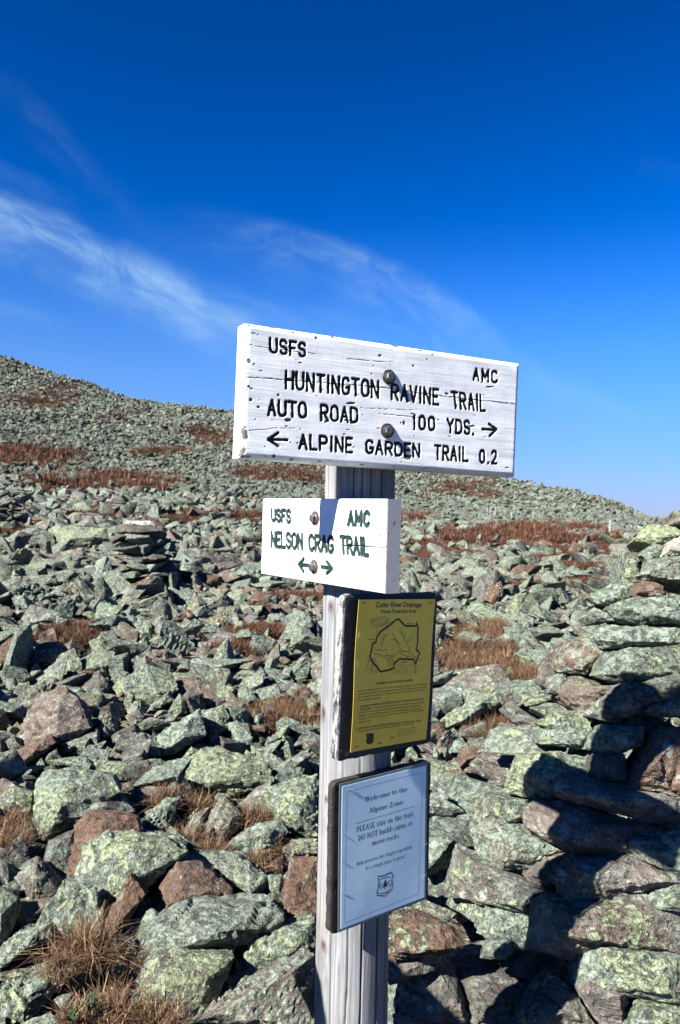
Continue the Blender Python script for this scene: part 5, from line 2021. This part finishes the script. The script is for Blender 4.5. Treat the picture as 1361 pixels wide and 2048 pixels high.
near_t = [(960, 1318, 95, 42, 34), (925, 1258, 26, 18, 6), (985, 1262, 40, 22, 10), (1062, 1355, 48, 26, 9), (1035, 1438, 44, 28, 8), (1005, 1472, 34, 18, 5), (585, 1432, 62, 28, 10), (140, 1272, 45, 16, 6)]


def in_patch(x, y):
    r = np.zeros(len(x), bool)
    wob = vnoise(np.stack([x / 28, y / 11, np.zeros(len(x))], 1), 44) * .55
    for (a, b, rx, ry) in pat:
        r |= (((x - a) / rx) ** 2 + ((y - b) / ry) ** 2 + wob) < 1
    for (a, b, rx, ry, n) in near_t:
        r |= (((x - a) / rx) ** 2 + ((y - b) / ry) ** 2) < .8
    return r


PX = np.nan_to_num(px, nan=-9e3)
PY = np.nan_to_num(py, nan=-9e3)
inp = in_patch(PX, PY)
keep = ~(inp & (np.random.default_rng(5).random(len(SC)) < np.where(PY < 1020, .62, .80)))
# gravel of the footpath: smaller, paler stones
path_px = [(600, 1215, 75, 26), (520, 1190, 60, 16), (350, 1318, 80, 22), (240, 1370, 70, 20), (430, 1290, 50, 16), (800, 1225, 60, 14)]
onpath = np.zeros(len(SC), bool)
for (a, b, rx, ry) in path_px:
    onpath |= (((PX - a) / rx) ** 2 + ((PY - b) / ry) ** 2) < 1
keep &= ~(onpath & (SC[:, 2] > .13))
# hidden or clashing with traced stones
blk = np.zeros(len(SC), bool)
for (P, d0) in polys:
    xs = [p[0] for p in P]
    ys = [p[1] for p in P]
    cand = np.nonzero((PX > min(xs) - 4) & (PX < max(xs) + 4) & (PY > min(ys) - 4) & (PY < max(ys) + 10) & (SC[:, 1] < d0 + 1.5) & (SC[:, 1] > d0 - .5) & (SC[:, 2] > .045))[0]
    for c in cand:
        if inside(P, PX[c], PY[c] - 3):
            blk[c] = True
keep &= ~blk
keep &= ~((np.hypot(SC[:, 0], SC[:, 1]) < 2.35) & (SC[:, 2] > .05))
SC, gzv, PX, PY, onpath = SC[keep], gzv[keep], PX[keep], PY[keep], onpath[keep]
dist_ = np.hypot(SC[:, 0], SC[:, 1])
spx = SC[:, 2] * 2 / np.maximum(SC[:, 1], .5) * FPX
inframe = (PX > 5) & (PX < 1356) & (PY > 700) & (PY < 2040) & (spx > 9)
hid = np.zeros(len(SC), bool)
for (x0, y0, x1, y1) in [(470, 640, 1040, 950), (525, 995, 800, 1190), (630, 940, 790, 2048), (680, 1185, 875, 1520), (665, 1520, 862, 1870)]:
    hid |= (PX > x0) & (PX < x1) & (PY > y0) & (PY < y1)
conex = np.interp(PY, [1000, 1100, 1200, 1290, 1480, 1600, 2048], [1290, 1240, 1185, 1100, 1030, 900, 800])
hid |= (PX > conex) & (SC[:, 1] > 1.9)
order = np.argsort(-np.where(inframe & ~hid, spx, 0))
N_IND = 300 - len(ROCKS)
indiv = set(order[:N_IND].tolist())

KL = list('gggggmmmmmmywwwddpmrg')
rgk = np.random.default_rng(31)
kinds = [KL[i] for i in rgk.integers(0, len(KL), len(SC))]
SHAPES = [('flat slab', (1.65, 1.15, .40)), ('wedge', (1.5, .85, .62)), ('block', (1.15, .95, .70)), ('broad slab', (1.45, 1.30, .46)), ('upright stone', (.55, .95, 1.15))]
shp = rgk.integers(0, len(SHAPES), len(SC))
rotz = rgk.uniform(0, 6.28, len(SC))
tlt = rgk.normal(0, .45, (len(SC), 2))


def place_rot(i):
    a, tx, ty = rotz[i], tlt[i][0], tlt[i][1]
    return np.array((Matrix.Rotation(tx, 3, 'X') @ Matrix.Rotation(ty, 3, 'Y') @ Matrix.Rotation(a, 3, 'Z')))


for i in order[:N_IND]:
    s = SC[i, 2]
    nm, dims = SHAPES[shp[i]]
    kd = kinds[i]
    V, F = random_rock(.18 if spx[i] > 60 else .3, 2000 + int(i), np.array(dims) * s)
    V = V @ place_rot(i).T + np.array([SC[i, 0], SC[i, 1], gzv[i] + s * .22])
    o = put_rock('rock', V, F, kd, 2000 + int(i))
    auto.append(dict(o=o, kind=kd, c=(PX[i], PY[i]), s=spx[i], shape=nm, cat='rock', grp='loose rocks of the boulder field'))

# ---- everything smaller: one sheet of loose stones
rest = np.array([i for i in range(len(SC)) if i not in indiv])
tmpl = {}
for lod in (1, 2, 3):
    tmpl[lod] = []
    for k in range(15):
        nm, dims = SHAPES[k % 5]
        V, F = random_rock({1: 0, 2: 0, 3: .32}[lod], 5000 + k + lod * 50, dims, amt={1: 0, 2: .8, 3: 1.0}[lod], bev={1: 0, 2: .05, 3: .04}[lod])
        tmpl[lod].append((V, F))
for nm_, sel, mt_ in (('scree', dist_[rest] < 34, M_ROCK), ('far_scree', dist_[rest] >= 34, M_FAR)):
    VV, FF, TT = [], [], []
    nb = 0
    for i in rest[sel]:
        lod = 3 if spx[i] > 40 and dist_[i] < 14 else (2 if spx[i] > 14 else 1)
        k = (int(shp[i]) + 5 * int(rotz[i] * 7)) % 15
        V, F = tmpl[lod][k]
        s = SC[i, 2]
        if onpath[i]:
            kd = 'p' if i % 2 else 'w'
        else:
            kd = kinds[i]
            if dist_[i] > 34 and kd in 'rpw':
                kd = 'g' if kd == 'w' else 'm'
        W = (V * s) @ place_rot(i).T + np.array([SC[i, 0], SC[i, 1], gzv[i] + s * (.2 if dist_[i] < 34 else .38)])
        VV.append(W)
        FF.append(F + nb)
        rg_ = np.random.default_rng(int(i))
        TT.append(tint_of(kd, len(W), rg_))
        nb += len(W)
    o = mesh_np(nm_, np.concatenate(VV), np.concatenate(FF), mt_, None, False if nm_ == 'far_scree' else True, attrs={'tint': np.concatenate(TT)})
    if nm_ == 'scree':
        o.data.set_sharp_from_angle(angle=R(30))
    tag(o, 'countless small lichen-covered stones filling the slope' if nm_ == 'scree' else 'countless grey-green boulders covering the far hillside', 'scree', kind='stuff')

# ------------------------------------------------------------------ dry sedge
def blades(n, spread, hgt, rg, wid, droop=.9, base=.35):
    """a tuft of n arching blades round the origin -> V, F, shade"""
    V, F, Sx = [], [], []
    for k in range(n):
        a = rg.uniform(0, 6.28)
        b0 = rg.uniform(0, base) * spread
        lean_ = rg.uniform(.1, 1.0)
        L = hgt * rg.uniform(.55, 1.15)
        dx_, dy_ = math.cos(a), math.sin(a)
        ax_ = rg.uniform(0, 6.28)
        p0 = np.array([math.cos(ax_) * b0, math.sin(ax_) * b0, -.02])
        w = wid * rg.uniform(.6, 1.2)
        sd = np.array([-dy_, dx_, 0]) * w
        sh_ = rg.random()
        nb_ = len(V)
        for j, t in enumerate((0, .35, .7, 1.0)):
            out_ = lean_ * spread * (t ** 1.6)
            z_ = L * (t - droop * lean_ * .55 * t * t)
            c = p0 + np.array([dx_ * out_, dy_ * out_, z_])
            c[:2] += rg.normal(0, .006, 2)
            ww = sd * (1 - t * .85)
            V += [c - ww, c + ww]
            Sx += [sh_, sh_]
        for j in range(3):
            F.append((nb_ + 2 * j, nb_ + 2 * j + 1, nb_ + 2 * j + 3, nb_ + 2 * j + 2))
    return np.array(V), np.array(F), np.array(Sx)


TUFT = []     # nearby tussocks: x, y (pixel of the root), height px, blades, label
TUFT = [
 ((175, 1905), 92, 330, 'thick brown tussock between the pink stone and the upright blade'),
 ((120, 1935), 55, 160, 'low straw-coloured tuft left of the thick brown tussock'),
 ((225, 2040), 84, 360, 'large brown tussock at the bottom edge in front of the yellow boulder'),
 ((310, 2052), 66, 240, 'spreading brown tussock cut by the bottom edge'),
 ((150, 2046), 60, 180, 'small brown tuft at the bottom beside the corner slab'),
 ((15, 1690), 62, 220, 'brown tuft at the left edge beside the shaded boulder'),
 ((20, 1650), 50, 160, 'small orange tuft on the left edge behind another tuft'),
 ((330, 1605), 55, 260, 'pale brown tussock under the bright lichen boulder'),
 ((395, 1615), 45, 150, 'short dark tuft right of the pale brown tussock'),
 ((375, 1685), 55, 180, 'dark brown tuft in the gap behind the green-topped slab'),
 ((430, 1700), 45, 130, 'thin brown tuft left of the pale slab'),
 ((505, 1640), 55, 240, 'brown tussock right of the pinkish pointed stone'),
 ((540, 1690), 40, 120, 'wispy stems growing over the pale slab'),
 ((520, 1720), 40, 100, 'thin stems in front of the pale slab'),
 ((290, 1920), 40, 90, 'few brown stems at the foot of the thin upright blade'),
]
tp = []
for (P, d0) in polys:
    tp.append((P, d0))
for k, ((x, y), hp, n, label) in enumerate(TUFT):
    rg = np.random.default_rng(700 + k)
    h = hit(x, y)
    Y = h.y - .12
    p = at(x, y, Y)
    sc_ = Y / FPX
    V, F, Sx = blades(int(n * 1.4), hp * sc_ * 1.35, hp * sc_ * 1.05, rg, .0022, 1.25, .55)
    o = mesh_np('grass_tussock', V, F, M_SEDGE, None, False, (p.x, p.y, p.z), attrs={'shade': Sx})
    tag(o, label, 'grass tussock', 'dry brown grass tussocks')
sides = {0: 'largest', 1: 'smaller'}
TL = [('broad orange-brown clump of dry sedge right of the golden notice', 0), ('round brown tuft above the broad sedge clump', 1), ('dark-topped brown tuft behind the broad sedge clump', 2), ('bright orange tuft left of the brown layered block', 3),
      ('reddish tuft below the bright orange one', 4), ('low brown tuft at the foot of the stone pile', 5), ('brown tussock beside the post at golden notice height', 6), ('brown tuft by the dark block at the left', 7)]
for (label, k) in TL:
    (x, y, rx, ry, n) = near_t[k]
    rg = np.random.default_rng(800 + k)
    VV, FF, SS = [], [], []
    nb = 0
    root = None
    for j in range(n * 3):
        for tr_ in range(20):
            a, b = rg.uniform(-1, 1, 2)
            if a * a + b * b < 1:
                break
        h = hit(x + a * rx, y + b * ry + 6)
        if root is None:
            root = hit(x, y + 4)
        V, F, Sx = blades(110, .24, .16, rg, .0028 if h.y < 7 else .0036, 1.2, .6)
        VV.append(V + np.array(h - root))
        FF.append(F + nb)
        SS.append(np.clip(Sx * .8 + rg.uniform(-.15, .3), 0, 1))
        nb += len(V)
    o = mesh_np('grass_tussock', np.concatenate(VV), np.concatenate(FF), M_SEDGE, None, False, tuple(root), attrs={'shade': np.concatenate(SS)})
    tag(o, label, 'grass tussock', 'dry brown grass tussocks')
# far patches: one mass of sedge
rg = np.random.default_rng(66)
base_t = []
for k in range(10):
    base_t.append(blades(22, .40, .36, rg, .018, 1.0, .9))
fine_t = [blades(46, .32, .17, rg, .0055, 1.2, .9) for k in range(10)]
VV, FF, SS = [], [], []
nb = 0
for (x, y, rx, ry) in pat:
    c = hit(x, y)
    if c is None:
        continue
    dd = math.hypot(c.x, c.y)
    wx, wy = rx / FPX * dd, None
    n = int(min(1000, max(60, rx * ry * (.36 if y < 1020 else .5)))) if y < 1150 else int(rx * ry * .18)
    for j in range(n):
        for tr_ in range(30):
            a, b = rg.uniform(-1.5, 1.5, 2)
            xx, yy = x + a * rx, y + b * ry
            if (a * a + b * b) * (1 if rg.random() < .8 else .45) + float(vnoise(np.array([[xx / 28, yy / 11, 0.0]]), 44)[0]) * .55 < 1:
                break
        h = hit(xx, yy)
        if h is None:
            continue
        V, F, Sx = (base_t if h.y > 22 else fine_t)[j % 10]
        k_ = rg.uniform(.7, 1.5) * min(1.25, max(.55, math.hypot(h.x, h.y) / 40))
        ca, sa = math.cos(j * 2.4), math.sin(j * 2.4)
        W = (V * k_) @ np.array([[ca, sa, 0], [-sa, ca, 0], [0, 0, 1]]) + np.array(h) + np.array([0, 0, .02])
        VV.append(W)
        FF.append(F + nb)
        SS.append(np.clip(Sx * .7 + rg.uniform(-.1, .4), 0, 1))
        nb += len(W)
o = mesh_np('sedge', np.concatenate(VV), np.concatenate(FF), M_SEDGE_FAR, None, False, attrs={'shade': np.concatenate(SS)})
tag(o, 'patches of rust-brown dry sedge between the boulders of the hillside', 'sedge', kind='stuff')

# few green leaves in the front tussock
for (x, y, label) in [(185, 1985, 'small green leafy sprig poking out of the front tussock'), (142, 2005, 'green leaf pair low beside the broad corner slab')]:
    rg = np.random.default_rng(int(x))
    p = at(x, y + 20, hit(x, y + 20).y - .2)
    V, F, Sx = blades(12, .035, .06, rg, .006, .8, .3)
    o = mesh_np('leafy_sprig', V, F, M_LEAF, None, False, tuple(p), attrs={'shade': Sx})
    tag(o, label, 'plant', 'green sprigs')

# ------------------------------------------------------------------ small cairns on the slope
def small_cairn(x, yb, yt, halfw, seed, who, cap):
    h = hit(x, yb)
    d = h.y - .9
    c = at(x, yb, d)
    c.z = gz(c.x, c.y)
    H = (yb - yt) / FPX * d
    rb = halfw / FPX * d
    rg = np.random.default_rng(seed)
    z = 0
    while z < H * .93:
        t = z / H
        r = rb * (1 - t) ** .8 * .95 + .05
        th = H * rg.uniform(.10, .19)
        n = max(1, int(2 * math.pi * r / (.62 * rb)))
        a0 = rg.uniform(0, 6)
        for k in range(n):
            a = a0 + 6.283 * k / n
            w = rb * rg.uniform(.36, .60)
            V, F = random_rock(.5, seed * 37 + len(auto) + k + int(z * 1000), (w, w * .85, th * .72))
            q = r * rg.uniform(.45, .72) if n > 1 else 0
            V = V @ np.array(Matrix.Rotation(rg.normal(0, .12), 3, 'X') @ Matrix.Rotation(rg.normal(0, .12), 3, 'Y'))
            V = V @ np.array([[math.cos(a), math.sin(a), 0], [-math.sin(a), math.cos(a), 0], [0, 0, 1]]) + np.array([c.x + q * math.cos(a), c.y + q * math.sin(a), c.z + z + th * .5])
            o = put_rock('cairn_stone', V, F, 'dddgd'[int(rg.integers(0, 5))], seed * 11 + k + int(z * 500))
            tag(o, 'flat dark stone stacked in ' + who, 'stone', 'stones of ' + who)
        z += th
    w = rb * .32
    V, F = random_rock(.4, seed + 5, (w * 1.15, w * .7, w * .55))
    V = V + np.array([c.x - .1 * rb, c.y, c.z + H * .97])
    o = put_rock('cairn_stone', V, F, cap[0], seed)
    tag(o, cap[1], 'stone')


small_cairn(285, 1142, 1028, 88, 3, 'the small distant cairn left of the signs', ('q', 'bright white capstone on the small distant cairn'))
small_cairn(18, 1040, 988, 34, 4, 'the tiny cairn at the left edge', ('w', 'pale capstone on the tiny cairn at the left edge'))

# ------------------------------------------------------------------ unseen boulder, added left of view to shade the stones right of the post
rg = np.random.default_rng(4242)
bp = []
for (h_, r0_, ox_) in [(-.1, .36, 0), (.25, .36, .0), (.7, .30, .02), (1.05, .22, .03), (1.30, .10, -.06), (1.24, .06, .14)]:
    for k in range(7):
        a = 6.283 * k / 7 + rg.uniform(-.3, .3)
        bp.append((r0_ * math.cos(a) * rg.uniform(.8, 1.1) + ox_ * .63, r0_ * math.sin(a) * rg.uniform(.8, 1.1) - ox_ * .77, h_))
V, F = crisp(np.array(bp) + np.array([-.86, 1.20, gz(-.86, 1.2)]), .16, .04, 4242)
o = put_rock('rock', V, F, 'g', 4242)
tag(o, 'tall pointed lichen-covered boulder added out of view to cast shade', 'rock')

# ------------------------------------------------------------------ auto road and its marker posts
def simple_mat(name, a, c2, sc_, rough_=.9):
    mt, q, b = mat(name)
    pos = q.n('ShaderNodeNewGeometry').outputs['Position']
    q.put(b.inputs['Base Color'], q.mix(q.noise(pos, sc_, 4.0, .6), a, c2))
    b.inputs['Roughness'].default_value = rough_
    return mt


M_ROAD = simple_mat('road_gravel', (.10, .095, .09), (.18, .172, .16), 4.0)
M_MARK = simple_mat('marker_wood', (.13, .125, .12), (.22, .215, .20), 9.0)
ra, rb_ = hit(1000, 1046), hit(1185, 1066)
VV = []
NR = 40
for i in range(NR + 1):
    t_ = -.15 + 1.35 * i / NR
    x_, y_ = ra.x + (rb_.x - ra.x) * t_, ra.y + (rb_.y - ra.y) * t_
    nrm = Vector((-(rb_.y - ra.y), rb_.x - ra.x, 0)).normalized()
    for s_, dz_ in ((-.9, -.2), (-.6, .09), (.6, .09), (.9, -.2)):
        VV.append((x_ + nrm.x * s_, y_ + nrm.y * s_, gz(x_, y_) + dz_))
FF = []
for i in range(NR):
    for j in range(3):
        FF.append((4 * i + j, 4 * i + 4 + j, 4 * i + 5 + j, 4 * i + 1 + j))
road = mesh_np('road', np.array(VV), FF, M_ROAD, None, False)
tag(road, kind='structure')
for (x, yt, yb, label) in [(976, 1016, 1031, 'leftmost of the white road marker posts, in a close pair'), (981, 1015, 1031, 'marker post just right of the leftmost one'), (990, 1015, 1036, 'tall marker post of the left trio'),
                           (1023, 1026, 1044, 'leaning marker post at the left end of the gravel road'), (1066, 1026, 1046, 'marker post standing behind the middle of the gravel road'), (1221, 1043, 1073, 'lone marker post near the right end of the hill')]:
    h = hit(x, yb)
    Hh = (yb - yt) / FPX * h.y
    mb = MB()
    r_ = max(.05, 1.6 / FPX * h.y)
    mb.lathe((0, 0, -.1), (random.uniform(-.06, .06), 0, 1), [(r_, 0), (r_ * .95, Hh + .02), (r_ * .9, Hh + .1), (r_ * .5, Hh + .13)], 8)
    o = mb.build('marker_post', M_MARK, None)
    o.location = h
    tag(o, label, 'post', 'marker posts along the road')

# ------------------------------------------------------------------ labels for the rocks nobody described by hand
LM = [(p['lm'], p['c']) for p in placed if p['lm']] + [('the small distant cairn', (285, 1090)), ('the tiny left cairn', (18, 1010)), ('the golden notice', (785, 1340)), ('the paper notice', (765, 1690)), ('the lower white sign', (660, 1090)),
      ('the broad sedge clump', (960, 1318)), ('the tussock by the post', (585, 1432)), ('the thick brown tussock', (175, 1860)), ('the front tussock', (230, 1990))]
used = set(names_done)
core_lab = 'grey-green stone hidden on the far side of the big cairn'
for r in sorted(auto, key=lambda r: -r['s']):
    cx, cy = r['c']
    if r.get('core') and not (700 < cx < 1400 and 1000 < cy < 2100 and not r['back']):
        tag(r['o'], core_lab, 'stone', r['grp'])
        continue
    size = 'large' if r['s'] > 75 else ('mid-sized' if r['s'] > 45 else 'small')
    near = sorted(LM, key=lambda l: math.hypot(l[1][0] - cx, l[1][1] - cy))
    done = False
    for (ln, lc) in near[:7]:
        ddx, ddy = cx - lc[0], cy - lc[1]
        far = math.hypot(ddx, ddy)
        if abs(ddx) > 1.6 * abs(ddy):
            rel = 'left of' if ddx < 0 else 'right of'
        elif abs(ddy) > 1.6 * abs(ddx):
            rel = 'behind' if ddy < 0 else 'in front of'
        else:
            rel = ('behind' if ddy < 0 else 'in front of') + (' and left of' if ddx < 0 else ' and right of')
        if r.get('core'):
            rel = rel.replace('behind', 'above').replace('in front of', 'below')
        if far > 110:
            rel = 'further ' + rel if not rel.startswith('in front') else 'well ' + rel
        lab = f"{size} {CWORD[r['kind']]} {r['shape']} {rel} {ln}"
        if lab not in used:
            done = True
            break
    if len(lab.replace('-', ' ').split()) > 15:
        lab = lab.replace('further ', '').replace('mid-sized ', '').replace('well ', '')
    if lab in used:
        for w in ('tilted', 'sunlit', 'rough', 'low', 'squat', 'jagged'):
            lab2 = lab.replace(size, size + ' ' + w, 1)
            if lab2 not in used:
                lab = lab2
                break
    used.add(lab)
    tag(r['o'], lab, r['cat'], r['grp'])
print('objects', len(bpy.data.objects))
